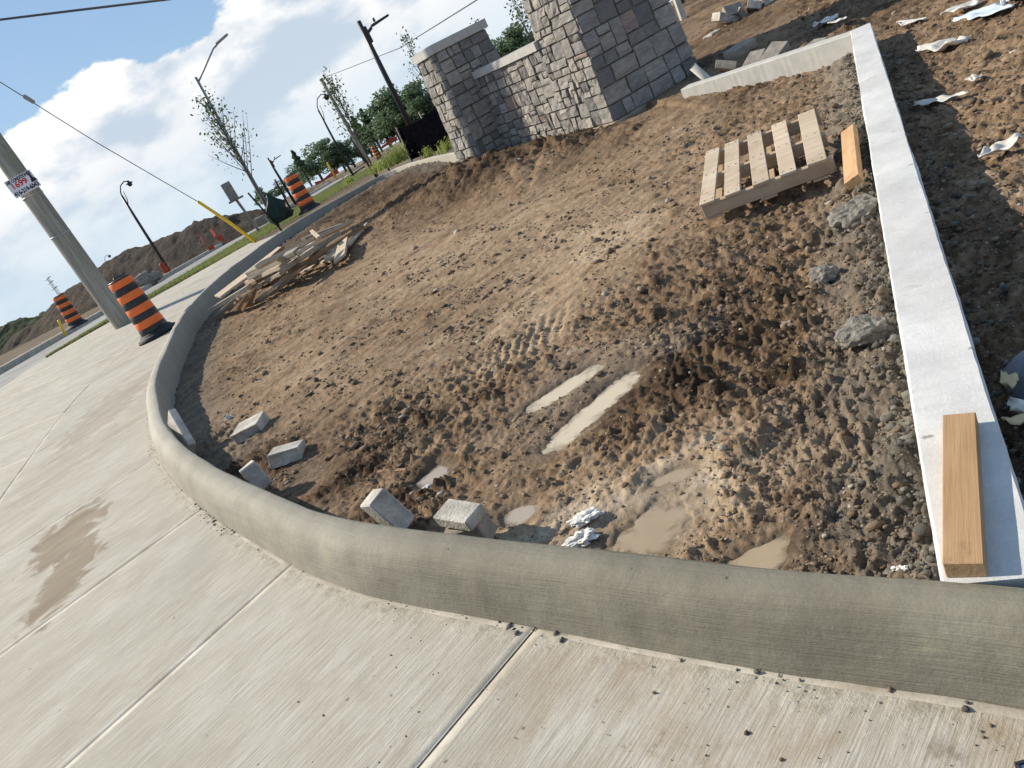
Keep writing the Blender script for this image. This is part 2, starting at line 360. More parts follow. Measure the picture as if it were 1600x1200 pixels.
def pole_mat():
    m, nt, b = newmat('weathered_pole_wood', .85, .2); co = objco(nt)
    g = nz(nt, nd(nt, 'ShaderNodeMapping', {0: co, 3: (14, 14, .5)}).outputs[0], 1, 7, .65, .3)
    g2 = nz(nt, nd(nt, 'ShaderNodeMapping', {0: co, 3: (60, 60, 1.2)}).outputs[0], 1, 4, .6)
    c = ramp(nt, g, [(.3, (.16, .15, .12)), (.5, (.30, .285, .24)), (.7, (.40, .385, .33))])
    c = mixc(nt, mapr(nt, g2, .58, .7, 0, .7), c, (.10, .09, .075))
    c = mixc(nt, mapr(nt, nz(nt, co, 2.2, 5, .6), .5, .7, 0, .4), c, (.26, .27, .15))
    setc(nt, b, c); bump(nt, b, mth(nt, 'ADD', g, g2), .6, .02); return m
def water_mat(name, c0, c1, amin=.12):
    m, nt, b = newmat(name, .12, .5); p = wpos(nt)
    setc(nt, b, mixc(nt, nz(nt, p, 7, 5, .6), c0, c1))
    bump(nt, b, nz(nt, p, 26, 3, .5), .03, .01)
    tr = nd(nt, 'ShaderNodeBsdfTransparent'); a = mapr(nt, mth(nt, 'ADD', attr(nt, 'rim'), mth(nt, 'MULTIPLY', mth(nt, 'SUBTRACT', nz(nt, p, 13, 6, .65, .5), .5), 1.5)), .92, .42, amin, .97)
    mx = nd(nt, 'ShaderNodeMixShader', {0: a, 1: tr.outputs[0], 2: b.outputs[0]}); nt.links.new(mx.outputs[0], nt.nodes['Material Output'].inputs[0]); return m
def road_mat():
    m, nt, b = newmat('asphalt', .85, .3); p = wpos(nt)
    c = mixc(nt, mapr(nt, nz(nt, p, .5, 6, .6), .35, .65), (.20, .198, .19), (.29, .285, .27))
    c = mixc(nt, mapr(nt, nz(nt, p, 60, 4, .7), .5, .7, 0, .35), c, (.34, .33, .31)); setc(nt, b, c)
    bump(nt, b, nz(nt, p, 90, 4), .4, .01); return m
def earth_mat(name, c0, c1, sc_=1.0):
    m, nt, b = newmat(name, .95, .1); p = wpos(nt)
    n = nz(nt, p, .6 * sc_, 9, .68)
    c = mixc(nt, mapr(nt, n, .32, .68), c0, c1)
    c = mixc(nt, mapr(nt, nz(nt, p, 5 * sc_, 6, .7), .45, .75, 0, .5), c, tuple(x * .5 for x in c0)); setc(nt, b, c)
    bump(nt, b, mth(nt, 'ADD', n, nz(nt, p, 4 * sc_, 7, .7)), 1.0, .25 / sc_); return m

def stain(p0, p1, q0, q1, st):
    a, b, c, d = gnd(*p0), gnd(*p1), gnd(*q0), gnd(*q1); m = (a + b) / 2; return (m.x, m.y, (b - a).length / 2, max(.02, (d - c).length / 2), math.atan2(b.y - a.y, b.x - a.x), st)
STAINS = [stain((48, 872), (165, 800), (88, 818), (118, 866), .9), stain((66, 975), (136, 835), (70, 915), (132, 900), .9), stain((112, 702), (225, 580), (150, 650), (172, 662), .40), stain((60, 770), (120, 690), (75, 722), (100, 745), .25),]
M = {}
M['soil'] = soil_mat(); M['clod'] = clod_mat(); M['crumb'] = crumb_mat(); M['slab'] = slab_mat(); M['edge'] = edge_mat()
M['curb'] = curb_mat(); M['beam'] = beam_mat(); M['stone'] = stone_mat(); M['pole'] = pole_mat(); M['road'] = road_mat()
M['pine'] = wood_mat('fresh_pine', (.42, .31, .205), (.57, .45, .325), (.12, .09, .06), .7); M['lumber'] = wood_mat('orange_lumber', (.44, .265, .135), (.55, .36, .20), (.16, .10, .055), .75)
M['grey_board'] = wood_mat('weathered_board', (.24, .205, .16), (.46, .405, .32)); M['pale_board'] = wood_mat('pale_board', (.50, .39, .275), (.64, .53, .405), (.12, .09, .06), .8)
M['brown_board'] = wood_mat('brown_board', (.22, .13, .07), (.36, .24, .14))
M['mortar'] = simple('mortar', (.16, .148, .13), .95, .1, .3, 12, bmp=.5); M['coping'] = simple('cast_stone_coping', (.46, .45, .415), .8, .3, .08, 9, bmp=.15)
M['footing'] = simple('footing_concrete', (.36, .30, .225), .9, .2, .2, 6, bmp=.4)
M['paver'] = simple('concrete_paver', (.46, .425, .37), .85, .25, .30, 9, bmp=.7); M['paver_dark'] = simple('weathered_paver', (.29, .255, .215), .9, .2, .25, 12, bmp=.5)
M['orange'] = simple('orange_sheeting', (.83, .165, .03), .45, .4, .07, 5, bmp=.02); M['black_band'] = simple('black_sheeting', (.024, .024, .027), .45, .4, .2, 6, bmp=.02)
M['rubber'] = simple('black_rubber', (.03, .03, .032), .7, .3, .4, 8, bmp=.3); M['black_metal'] = simple('black_painted_metal', (.018, .018, .02), .45, .45, .2, 4, bmp=.03)
M['galv'] = simple('galvanised_steel', (.33, .33, .34), .5, .4, .12, 4, .3, .05); M['wire'] = simple('wire', (.07, .07, .075), .5, .4, .1)
M['yellow'] = simple('yellow_plastic', (.78, .50, .03), .45, .4, .08, 5, bmp=.03); M['white_sign'] = simple('white_sign_board', (.74, .73, .76), .5, .3, .04, 8, bmp=.02)
M['ink'] = simple('black_ink', (.03, .03, .04), .6, .2, .1); M['red_ink'] = simple('red_ink', (.62, .05, .06), .6, .2, .1)
M['cloth'] = simple('black_silt_fabric', (.003, .003, .005), 1.0, .0, .4, 9, bmp=.3); M['tarp'] = simple('dark_green_tarp', (.012, .032, .024), .6, .3, .4, 9, bmp=.4)
M['plastic'] = simple('muddy_white_plastic', (.62, .585, .52), .5, .3, .22, 9, bmp=.25); M['plaster'] = simple('white_plaster', (.75, .73, .69), .85, .2, .15, 30, bmp=.6)
M['bluish'] = simple('pale_blue_plastic', (.58, .66, .75), .45, .35, .12, 7, bmp=.2); M['sack'] = simple('grey_sack', (.17, .18, .21), .55, .3, .25, 9, bmp=.3); M['kraft'] = simple('torn_kraft_paper', (.70, .55, .32), .8, .2, .1, 12, bmp=.2)
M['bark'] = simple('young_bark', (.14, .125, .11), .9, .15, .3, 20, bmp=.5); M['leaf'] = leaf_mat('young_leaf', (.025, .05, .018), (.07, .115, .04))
M['hazed_far_leaf'] = leaf_mat('hazed_far_leaf', (.055, .10, .06), (.14, .20, .105)); M['grass'] = leaf_mat('grass_blade', (.10, .135, .035), (.24, .27, .095))  # distant leaves paler and bluer: haze put into their colour
M['weed'] = leaf_mat('weed_leaf', (.14, .20, .04), (.36, .40, .12)); M['redfence'] = simple('orange_red_mesh', (.34, .06, .035), .7, .2, .2)
M['water'] = water_mat('muddy_water', (.30, .228, .145), (.40, .315, .21)); M['water_sky_pale'] = water_mat('sky_paled_muddy_water', (.52, .43, .30), (.60, .51, .37), .45); M['water_grey'] = water_mat('grey_water', (.33, .28, .22), (.42, .36, .29))  # rut water: pale sky reflection put into its base colour
M['mound'] = earth_mat('mound_earth', (.062, .049, .038), (.115, .092, .071)); M['earth'] = earth_mat('earth', (.17, .135, .095), (.27, .215, .155)); M['hill'] = earth_mat('grassy_hill', (.05, .062, .03), (.09, .10, .05))
M['joint'] = simple('joint_filler', (.20, .175, .14), .95, .1, .3, 30, bmp=.4); M['boulder'] = simple('grey_lump', (.25, .23, .20), .9, .2, .35, 18, bmp=.9)
M['plum'] = simple('weathered_timber', (.27, .225, .19), .85, .2, .2, 8, bmp=.3)

# ------------------------------------------------------------------ terrain
D = ray(696, 183); Dh = math.hypot(D.x, D.y); dx, dy = D.x / Dh, D.y / Dh; DS = D.z / Dh      # road direction and its fall
P0 = gnd(76, 556, -.09)
LX, LY = -dy, dx                                                                              # to the far (left) side of the road
def sq(x, y): return (x - P0.x) * dx + (y - P0.y) * dy, (x - P0.x) * LX + (y - P0.y) * LY
def plane(x, y): return -.09 + DS * sq(x, y)[0]
dd = ray(0, 585); t_ = 5.0
while True:
    p_ = CAM + dd * t_
    if p_.z < plane(p_.x, p_.y): break
    t_ += .01
ROADW = sq(p_.x, p_.y)[1]
def terr(x, y):
    pl = plane(x, y); k = .12
    z = -(np.sqrt((pl) ** 2 + k * k) - pl) / 2
    s, q = sq(x, y)
    return z + np.clip(q - ROADW - .25, 0, 6) * .03 + .15 * sstep(ROADW, ROADW + .2, q)
print('ROAD width', ROADW, 'dir', dx, dy, 'slope', DS)
def tz(x, y): return float(terr(np.array([x]), np.array([y]))[0])

# the dirt bed is ringed by the kerb: inner top edge in plan
INNER = [(3.4, -1.75), (2.2, -.48), (1.2, .56), (.60, 1.20), (.39, 1.42), (.18, 1.65), (-.05, 1.91), (-.58, 2.51), (-.96, 3.0), (-1.3, 3.55), (-1.7, 4.22), (-2.17, 5.12), (-2.58, 6.04), (-2.95, 7.12), (-3.22, 8.0), (-3.5, 9.35), (-3.86, 11.6), (-3.98, 13.2), (-3.9, 15.0), (-3.5, 16.75), (-3.1, 18.2), (-2.5, 19.5), (-1.6, 20.2), (-.83, 20.75), (-.36, 20.65), (.07, 19.9), (.5, 18.0), (.95, 15.9), (1.28, 14.0)]
curve = catmull(INNER, .045)
def nrm2(c):
    t = np.gradient(c, axis=0); t /= np.linalg.norm(t, axis=1)[:, None]; return np.stack([-t[:, 1], t[:, 0]], 1)   # left of travel = inside? fixed below
cn_ = -nrm2(curve)
if (cn_[40] @ np.array([-1, -1])) < 0: cn_ = -cn_                # outward (towards the sidewalk)
WSC = np.interp(curve[:, 0], [-.7, 0, .6], [.93, .78, .66]); WSC = np.where(curve[:, 1] > 12, .93, WSC)
B0 = np.array([.60, 1.20]); B1 = np.array([4.32, 7.22]); bd = (B1 - B0) / np.linalg.norm(B1 - B0); bn = np.array([bd[1], -bd[0]])   # pale beam line, left edge
K1 = np.array([3.37, 8.98]); kd = (K1 - B1) / np.linalg.norm(K1 - B1)                          # back kerb
A_ = np.array([1.26, 12.75]); WD = np.array([.34, -.94]); WD /= np.linalg.norm(WD); WI = np.array([-WD[1], WD[0]])   # gate wall frame: WD towards camera, WI into the wall

def inside_curb(x, y):
    """signed distance to the kerb's inner edge, positive inside the bed"""
    sub = curve[::4]; ns = cn_[::4]; out = np.full(x.shape, 1e9); sgn = np.zeros(x.shape)
    for i in range(0, len(sub)):
        ddx = x - sub[i, 0]; ddy = y - sub[i, 1]; d2 = ddx * ddx + ddy * ddy; mk = d2 < out
        out = np.where(mk, d2, out); sgn = np.where(mk, -(ddx * ns[i, 0] + ddy * ns[i, 1]), sgn)
    r_ = np.sign(sgn) * np.sqrt(out); return np.where((x > .62) & (y > 1.3) & (y < 13.8), np.abs(r_), np.where((x > 1.45) & (y >= 13.8), np.abs(r_), r_))
PUD = []   # (centre, long half axis, short half axis, angle, water level drop)
def pudl(p0, p1, half):
    a = gnd(*p0); b = gnd(*p1); return ((a.x + b.x) / 2, (a.y + b.y) / 2, (b - a).length / 2, half, math.atan2(b.y - a.y, b.x - a.x))
PUD = [pudl((818, 632), (932, 559), .070), pudl((846, 692), (990, 564), .074), pudl((650, 745), (690, 712), .085), pudl((1008, 742), (1080, 712), .045),
       pudl((968, 862), (1040, 765), .12), pudl((1140, 845), (1215, 862), .11), pudl((775, 790), (830, 780), .06)]
def levels(x, y):
    along = (x - B0[0]) * bd[0] + (y - B0[1]) * bd[1]; side = (x - B0[0]) * bn[0] + (y - B0[1]) * bn[1]      # >0 right of the beam
    return along, side
ZONES = [(780, 330, 2.2, 1.6, -.5, .12), (900, 400, 1.2, .8, -.45, .14), (820, 530, .7, .35, -.5, .16), (1000, 330, 1.0, .8, -.35, .12), (560, 520, 1.2, 1.2, -.35, .04), (640, 420, 2.0, 1.6, -.4, .04),
         (1250, 450, .7, .7, .5, -.22), (1300, 600, .35, .5, .5, -.20), (1010, 610, .35, .25, .5, -.26), (1150, 260, .9, .8, .35, -.22), (640, 275, 2.2, 3.0, .4, -.32), (900, 235, 1.6, 1.3, .35, -.28), (1330, 800, .22, .22, .45, -.22), (660, 640, .5, .3, .25, -.16), (1150, 520, .5, .4, .3, -.14), (800, 440, .8, .35, .3, -.14),
         (850, 820, .45, .22, -.2, .28), (1100, 800, .45, .25, -.1, .30), (1000, 745, .35, .2, -.2, .20), (1250, 690, .3, .25, -.1, .14), (1130, 640, .3, .25, .0, .10), (700, 740, .35, .2, .1, -.05), (1180, 860, .3, .12, -.3, .12)]
ZONES = [(gnd(a, b).x, gnd(a, b).y, *r) for a, b, *r in ZONES]
def zonef(x, y, k):
    o = 0
    for cx, cy, rx, ry, a, b in ZONES: o = o + (a, b)[k] * np.exp(-((x - cx) / rx) ** 2 - ((y - cy) / ry) ** 2)
    return o
def soil_height(x, y):
    r = np.hypot(x, y); along, side = levels(x, y)
    ins = soil_height.ins if soil_height.ins is not None else inside_curb(x, y)
    wx = x + .12 * fbm(x * 2, y * 2, 3, 40); wy = y + .12 * fbm(x * 2, y * 2, 3, 50)
    rough = sstep(-.25, .35, fbm(x * .75, y * .75, 3, 3))                         # lumpy zones
    rough = np.maximum(rough, .95 * sstep(-.95, -.35, side))                      # along the beam
    rough = np.maximum(rough, .9 * sstep(1.2, .4, np.abs((x - .2) * .6 + (y - 14.3) * .18 + 0.0)) * sstep(9.5, 11, y))
    rough = np.where(side > .1, .45 + .4 * rough, rough)
    smooth_mid = sstep(1.3, .5, np.abs(x + .9)) * sstep(4.5, 6, y) * sstep(13, 10, y)
    rough = np.clip(rough * (1 - .6 * smooth_mid) * .8 + zonef(x, y, 0), .12, 1) + .16
    b1 = billow(wx * 3.2, wy * 3.2, 4, 10, .55); b2 = 1 - billow(wx * 9, wy * 9, 3, 20, .6); b3 = fbm(x * 27, y * 27, 3, 30, .6)
    u = (x * .85 + y * .53); v = (-x * .53 + y * .85)
    st = fbm(u * 1.6, v * 11, 4, 60, .65)
    z = -.03 + .035 * fbm(x * .6, y * .6, 3, 1)
    z = z + rough * (.055 * (b1 - .28) + .022 * (b2 - .6) + .014 * b3) + .017 * st * (1.3 - rough) + .007 * b3
    fs = .5 + .5 * fbm(x * 5, y * 5, 2, 36); fine = billow(wx * 34, wy * 34, 3, 34, .65) * fs + (1 - fs) * billow(wx * 16, wy * 16, 3, 37, .6); c1_ = sstep(.06, .20, fbm(wx * 7.5, wy * 7.5, 3, 45, .6)); c2_ = sstep(.08, .22, fbm(wx * 17, wy * 17, 3, 46, .6)); c3_ = sstep(.10, .26, fbm(wx * 33, wy * 33, 2, 47, .6)); z = z + np.clip(rough - .12, 0, 1) * (.019 * c1_ + .011 * c2_ + .0065 * c3_ - .010) - (.012 * rough + .004) * (fine - .3)
    trd = gnd(805, 530); tm = np.exp(-((x - trd.x) / .45) ** 2 - ((y - trd.y) / .28) ** 2); z = z + .010 * tm * np.sin((x * .9 - y * .35) * 95 + 2 * pn(x * 3, y * 3, 7))
    clump = sstep(.12, .42, fbm(wx * 4.5, wy * 4.5, 3, 71, .6)); z = z + clump * rough * (.028 + .022 * b3)
    z = z - .08 * sstep(-1.2, -2.8, x) - .03 * np.exp(-(((x + 2.4) / 1.4) ** 2 + ((y - 13.2) / 2.2) ** 2)) + .10 * sstep(9, 12, y) * sstep(-1, 2, x)
    # heaped bank in front of the far kerb and the gate wall
    dwall = (x - A_[0]) * WI[0] + (y - A_[1]) * WI[1]
    z = z + (.12 + .16 * b1) * sstep(1.2, .3, np.abs(dwall + .55)) * sstep(8.6, 10.2, y) * sstep(17, 13, y)
    z = z + .12 * sstep(1.3, .2, ins) * sstep(15.5, 18, y)
    # right of the beam: trench, then rising ground
    z = np.where(side > 0, z + .03 + .07 * sstep(.5, 1.6, side), z)
    z = z + .06 * sstep(-.30, -.06, side) * (side < .09) * (.4 + 1.2 * b1)
    z = z + .10 * np.exp(-(((x - 3.1) / .8) ** 2 + ((y - 9.3) / .9) ** 2)) + .0 * np.exp(-(((x - 3.75) / .55) ** 2 + ((y - 7.9) / 1.0) ** 2))
    # back, behind the back kerb
    z = z + np.clip((x * .5 + y - 9.5) * .03, 0, .5) * (x > 3.2)
    wetf = np.zeros_like(z)
    for i, (cx, cy, a, b, an) in enumerate(PUD):
        ca, sa = math.cos(an), math.sin(an); pu = ((x - cx) * ca + (y - cy) * sa) / a; pv = (-(x - cx) * sa + (y - cy) * ca) / b
        wob = (.8 if i < 2 else 1.5) * fbm(x * 7, y * 7, 3, 80 + i) + .6 * fbm(x * 26, y * 26, 3, 90)
        k = np.maximum(np.abs(pu) ** 4 + np.abs(pv) ** 2 if i < 2 else pu * pu + pv * pv, 0) + wob
        f = sstep(1.9, .9, k); lvl = WLV[i]; g2 = .8 * sstep(7.0 if i < 2 else 4.5, 1.6, k); z = z * (1 - g2) + g2 * (lvl + .010 + .35 * (z - lvl) * sstep(1.2, 5, k) + .006 * fbm(x * 40, y * 40, 2, 95))
        z = z * (1 - f) + f * np.minimum(z, lvl - .007 + .007 * sstep(.5, 1.4, k) + .004 * fbm(x * 22, y * 22, 2, 97))
        wetf = np.maximum(wetf, sstep(4.2, 1.3, k) * .6)
    soil_height.wet = wetf; soil_height.rough = rough; soil_height.clump = clump
    return z + terr(x, y)
soil_height.ins = None
WLV = [-.045, -.05, -.055, -.05, -.05, -.05, -.055, -.05]

# polar sheet of churned soil, finest near the viewer's path
th = np.radians(np.arange(-26, 62.01, .14)); rr = [1.0]
while rr[-1] < 27: rr.append(rr[-1] * 1.0034 + .0006)
rr = np.array(rr); RRm, TH = np.meshgrid(rr, th, indexing='ij')
X = (RRm * np.sin(TH)).ravel(); Y = (RRm * np.cos(TH)).ravel()
ins = inside_curb(X, Y); soil_height.ins = ins
Z = soil_height(X, Y); wet = soil_height.wet; rough = soil_height.rough; clump = soil_height.clump; soil_height.ins = None
along, side = levels(X, Y)
hl = Z - terr(X, Y)
tone = .50 + .18 * fbm((X * .85 + Y * .53) * 1.1, (-X * .53 + Y * .85) * 6.5, 4, 62, .6) - .24 * rough - .12 * clump - .9 * np.clip(billow(X * 12, Y * 12, 2, 21) - .33, -.2, .2) * rough + .20 * fbm(X * .55, Y * .55, 3, 100) + 1.2 * np.clip(hl + .03, -.1, .1) * (rough - .2) * -1 + .10
tone = tone - .03 * sstep(5, 9, Y) - .06 * sstep(9, 12, Y) - .06 * sstep(.6, -1.0, X) + zonef(X, Y, 1)
tone = tone - .14 * sstep(1.2, .2, ins) - .10 * sstep(9.5, 11, Y) * (X > -.5)
tone = np.where((side > .15), tone - .10 * sstep(.8, .3, side) + .06, tone)
tone = tone + .13 * sstep(.05, .35, fbm(X * 2.6 + 5, Y * 2.6, 3, 120)) * sstep(5, 3, Y)
grey = np.clip(sstep(.34, .08, np.abs(side + .10)) * (.75 + .5 * fbm(X * 6, Y * 6, 3, 130)) * (along < 7.2), 0, 1) * .75
grey = np.maximum(grey, .30 * sstep(.0, .4, fbm(X * 1.3, Y * 1.3, 3, 140)) * sstep(5.5, 3.0, Y) * (side < 0))
grey = np.maximum(grey, .4 * sstep(.7, .1, ins) * (Y > 5))
nr, nt_ = RRm.shape
idx = np.arange(nr * nt_).reshape(nr, nt_)
q = np.stack([idx[:-1, :-1], idx[:-1, 1:], idx[1:, 1:], idx[1:, :-1]], -1).reshape(-1, 4)
qi = ins[q].min(1) > -.10
onbeam = ((side > .05) & (side < .13) & (along > -.3) & (along < 7.0)); qi &= ~(onbeam[q].all(1))
q = q[qi]; used = np.zeros(len(X), bool); used[q.ravel()] = True; rem = np.cumsum(used) - 1
soil = mobj('soil', np.stack([X, Y, Z], 1)[used], rem[q], M['soil'], smooth=True, attrs={'tone': np.clip(tone, 0, 1)[used], 'grey': np.clip(grey, 0, 1)[used], 'wet': wet[used]})
tag(soil, 'churned brown soil filling the kerbed bed and the building ground beside it', None, kind='structure')

# base ground out to the horizon
gxs = np.concatenate([-np.geomspace(1200, 30, 18), np.arange(-28, 40, 1.0), np.geomspace(42, 1200, 16)]); gys = np.concatenate([np.arange(-30, 140, 1.0), np.geomspace(142, 2500, 18)])
GX, GY = np.meshgrid(gxs, gys, indexing='ij'); gxx = GX.ravel(); gyy = GY.ravel()
gz = terr(gxx, gyy) - .10 + np.where(gyy > 250, 0, 0); gi = np.arange(len(gxx)).reshape(GX.shape)
gq = np.stack([gi[:-1, :-1], gi[1:, :-1], gi[1:, 1:], gi[:-1, 1:]], -1).reshape(-1, 4)
s_, q_ = sq(gxx, gyy)
gz = np.where((ins_ := inside_curb(gxx, gyy)) > -.5, gz - .35, gz)
gz = np.where((q_ > -.6) & (q_ < ROADW + .6) , gz - .12, gz)
tag(mobj('ground', np.stack([gxx, gyy, gz], 1), gq, M['earth'], smooth=True), 'bare earth reaching to the horizon', kind='structure')

# puddles
def blob_sheet(name, cx, cy, a, b, an, z, mat, grow=1.35, n=40):
    V = [(cx, cy, z)]; 
    for k in range(n):
        t = 2 * math.pi * k / n; ex = 1.0; c_, s2 = math.cos(t), math.sin(t)
        u = a * grow * math.copysign(abs(c_) ** .7, c_); v = b * grow * math.copysign(abs(s2) ** .7, s2)
        V.append((cx + u * math.cos(an) - v * math.sin(an), cy + u * math.sin(an) + v * math.cos(an), z))
    return mobj(name, V, [(0, 1 + k, 1 + (k + 1) % n) for k in range(n)], mat, attrs={'rim': [0.0] + [1.0] * n})
for i, (cx, cy, a, b, an) in enumerate(PUD):
    o = blob_sheet('puddle', cx, cy, a, b, an, WLV[i] + tz(cx, cy), M['water_sky_pale'] if i < 2 else M['water'] if i not in (2, 6) else M['water_grey'])
    tag(o, ['narrow tan puddle in the shorter upper wheel rut', 'long tan puddle in the lower wheel rut', 'small grey puddle beside the leaning paver', 'tan puddle above the big puddle near the kerb', 'big shallow tan puddle right of the white plaster scraps', 'rightmost tan puddle against the front kerb', 'small pale puddle beside the stacked pavers'][i], kind='structure')

# loose clods and stones scattered over the soil
def ico(sub=1):
    bm = bmesh.new(); bmesh.ops.create_icosphere(bm, subdivisions=sub, radius=1)
    v = np.array([x.co[:] for x in bm.verts]); f = np.array([[l.index for l in p.verts] for p in bm.faces]); bm.free(); return v, f
IV, IF = ico(1); IV2, IF2 = ico(4)
def scatter(name, px, py, size, mat, zfun=None, flat=.75, sink=.2, base=(IV, IF)):
    bv, bf = base; n = len(px); k = len(bv)
    pz = zfun(px, py) if zfun is not None else np.zeros(n)
    V = np.repeat(bv[None], n, 0) * (1 + rng.uniform(-.42, .36, (n, k, 1)))
    sx = rng.uniform(.65, 1.35, (n, 1, 3)); sx[:, :, 2] *= flat; V = V * sx
    a = rng.uniform(0, 6.28, n); ca, sa = np.cos(a)[:, None], np.sin(a)[:, None]
    V = np.stack([V[..., 0] * ca - V[..., 1] * sa, V[..., 0] * sa + V[..., 1] * ca, V[..., 2]], -1) * size[:, None, None]
    V = V + np.stack([px, py, pz + size * (flat - sink) * .6], -1)[:, None, :]
    Fa = (bf[None] + (np.arange(n) * k)[:, None, None]).reshape(-1, 3)
    return mobj(name, V.reshape(-1, 3), Fa, mat)
def zsoil(x, y): soil_height.ins = None; return soil_height(x, y)
n = 52000
r_ = np.exp(rng.uniform(math.log(1.3), math.log(16), n)); a_ = np.radians(rng.uniform(-20, 50, n)); cx_ = r_ * np.sin(a_); cy_ = r_ * np.cos(a_)
dens = sstep(-.3, .4, fbm(cx_ * 1.7, cy_ * 1.7, 3, 150)) ; al, si = levels(cx_, cy_); dens = np.maximum(dens, sstep(-.9, -.3, si))
ic = inside_curb(cx_, cy_); keep = (rng.random(n) < dens) & (ic > .05) & ~((si > -.04) & (si < .2)); soil_height(cx_, cy_); keep &= soil_height.wet < .55
cx_, cy_ = cx_[keep], cy_[keep]; rk = np.hypot(cx_, cy_)
sz = np.exp(rng.normal(math.log(.0050), .55, len(cx_))) * np.clip(rk / 3.2, .7, 1.7); sz = np.clip(sz, .0025, .045)
tag(scatter('soil_clods', cx_, cy_, sz, M['clod'], zsoil, .62, .45), 'loose brown clods and grit strewn over the soil', kind='stuff')
# grey concrete crumbs spilled along the beam
n = 3000; al = rng.uniform(.0, 7.0, n) ** 1.0; sd = np.where(rng.random(n) < .72, -np.abs(rng.normal(.0, .055, n)) - .01, .18 + np.abs(rng.normal(.02, .09, n)))
px = B0[0] + bd[0] * al + bn[0] * sd; py = B0[1] + bd[1] * al + bn[1] * sd; k_ = inside_curb(px, py) > .03; px, py = px[k_], py[k_]
tag(scatter('concrete_crumbs', px, py, np.clip(np.exp(rng.normal(math.log(.006), .55, len(px))), .0025, .022), M['crumb'], zsoil, .8), 'grey concrete crumbs spilled along the pale kerb beam', kind='stuff')

# ------------------------------------------------------------------ kerb, sidewalk
def sweep_curb():
    prof = [(-.006, -.45), (.0, -.1), (.002, .185), (.010, .203), (.022, .208), (.055, .209), (.085, .206), (.115, .194), (.142, .170), (.162, .135), (.177, .095), (.189, .055), (.199, .02), (.207, -.004), (.212, -.05)]
    n = len(curve); k = len(prof); s = np.concatenate([[0], np.cumsum(np.linalg.norm(np.diff(curve, axis=0), axis=1))])
    V = np.zeros((n, k, 3)); UV = np.zeros((n, k, 2)); base = terr(curve[:, 0], curve[:, 1]); pl = 0
    wave = .010 * fbm(s * 1.1, s * 0, 3, 200); wave2 = .008 * fbm(s * 1.7, s * 0 + 3, 3, 210); infar = sstep(9, 12, curve[:, 1]); base = base + .02 * infar
    for j, (o, z) in enumerate(prof):
        if j: pl += math.hypot(o - prof[j - 1][0], z - prof[j - 1][1])
        lump = .004 * fbm(s * 6, s * 0 + j * .35, 3, 220) * (1 if 2 < j < 13 else .6)
        oo = o * WSC + lump + (wave if j < 4 else wave2)
        if j <= 1: oo = oo + .015 * fbm(s * 5, s * 0 + j, 3, 230)
        V[:, j, 0] = curve[:, 0] + cn_[:, 0] * oo; V[:, j, 1] = curve[:, 1] + cn_[:, 1] * oo
        V[:, j, 2] = base + z * (1 + .04 * fbm(s * .8, s * 0 + 9, 2, 240)) + lump * .7
        UV[:, j, 0] = s; UV[:, j, 1] = pl
    i = np.arange(n * k).reshape(n, k); f = np.stack([i[:-1, :-1], i[:-1, 1:], i[1:, 1:], i[1:, :-1]], -1).reshape(-1, 4)
    return mobj('kerb', V.reshape(-1, 3), f, M['curb'], smooth=True, uv=UV.reshape(-1, 2))
tag(sweep_curb(), 'long curved kerb of fresh grey concrete wrapping round the dirt bed', 'kerb')
# crumbs and slurry along its outer foot
s_i = rng.integers(60, 420, 9000); s_i = s_i[rng.random(9000) < sstep(.0, .5, fbm(s_i * .045, s_i * 0, 3, 500)) * .8 + .03][:2600]; nf = len(s_i); off = .20 * WSC[s_i] + np.abs(rng.normal(0, .028, nf))
tag(scatter('mortar_crumbs', curve[s_i, 0] + cn_[s_i, 0] * off, curve[s_i, 1] + cn_[s_i, 1] * off, np.clip(np.exp(rng.normal(math.log(.0017), .65, nf)), .0007, .010), M['crumb'], None, .8), 'grey mortar crumbs dropped along the outer foot of the kerb', kind='stuff')

def at_curb(px, py):
    i = int(np.argmin((curve[:, 0] + cn_[:, 0] * .2 - px) ** 2 + (curve[:, 1] + cn_[:, 1] * .2 - py) ** 2)); return i
SWJ = [((2.3, -.85), (1.1, -1.9)), ((1.0, .45), (-.25, -.45)), ((-.3, 1.88), (-1.65, .98)), ((-1.22, 3.08), (-2.53, 2.16)), ((-2.0, 4.31), (-3.4, 3.54)), ((-2.77, 5.89), (-4.2, 5.3)), ((-3.45, 7.48), (-4.74, 7.0)), ((-3.85, 9.1), (-5.06, 8.5)), ((-4.15, 10.7), (-5.38, 10.24)), ((-4.35, 12.2), (-5.5, 11.6)), ((-4.45, 13.9), (-5.45, 13.2)), ((-4.4, 15.6), (-5.5, 15.0)), ((-4.0, 17.4), (-5.6, 17.0)), ((-3.6, 18.6), (-5.4, 19.4)), ((-2.6, 20.1), (-4.3, 21.4))]
J1 = catmull([b for a, b in SWJ], .05)
_i0, _i1 = int(np.argmin(((curve + cn_ * .17 - np.array((2.3, -.85))) ** 2).sum(1))), int(np.argmin(((curve + cn_ * .17 - np.array((-2.6, 20.1))) ** 2).sum(1)))
_c = (curve + cn_ * (.17 * WSC)[:, None])[_i0:_i1 + 1:6]; _j = J1[np.linspace(0, len(J1) - 1, len(_c)).astype(int)]; _o = catmull([(-1.2, -4.2), (-4.6, -.6), (-7.2, 3.6), (-9.0, 8.0), (-9.7, 12.4), (-10.2, 16.4), (-9.6, 19.6), (-4.6, 22.2)], .05); _o = _o[np.linspace(0, len(_o) - 1, len(_c)).astype(int)]
_v = np.concatenate([np.concatenate([p, np.full((len(p), 1), -.0075)], 1) for p in (_c, _j, _o)]); _n = len(_c)
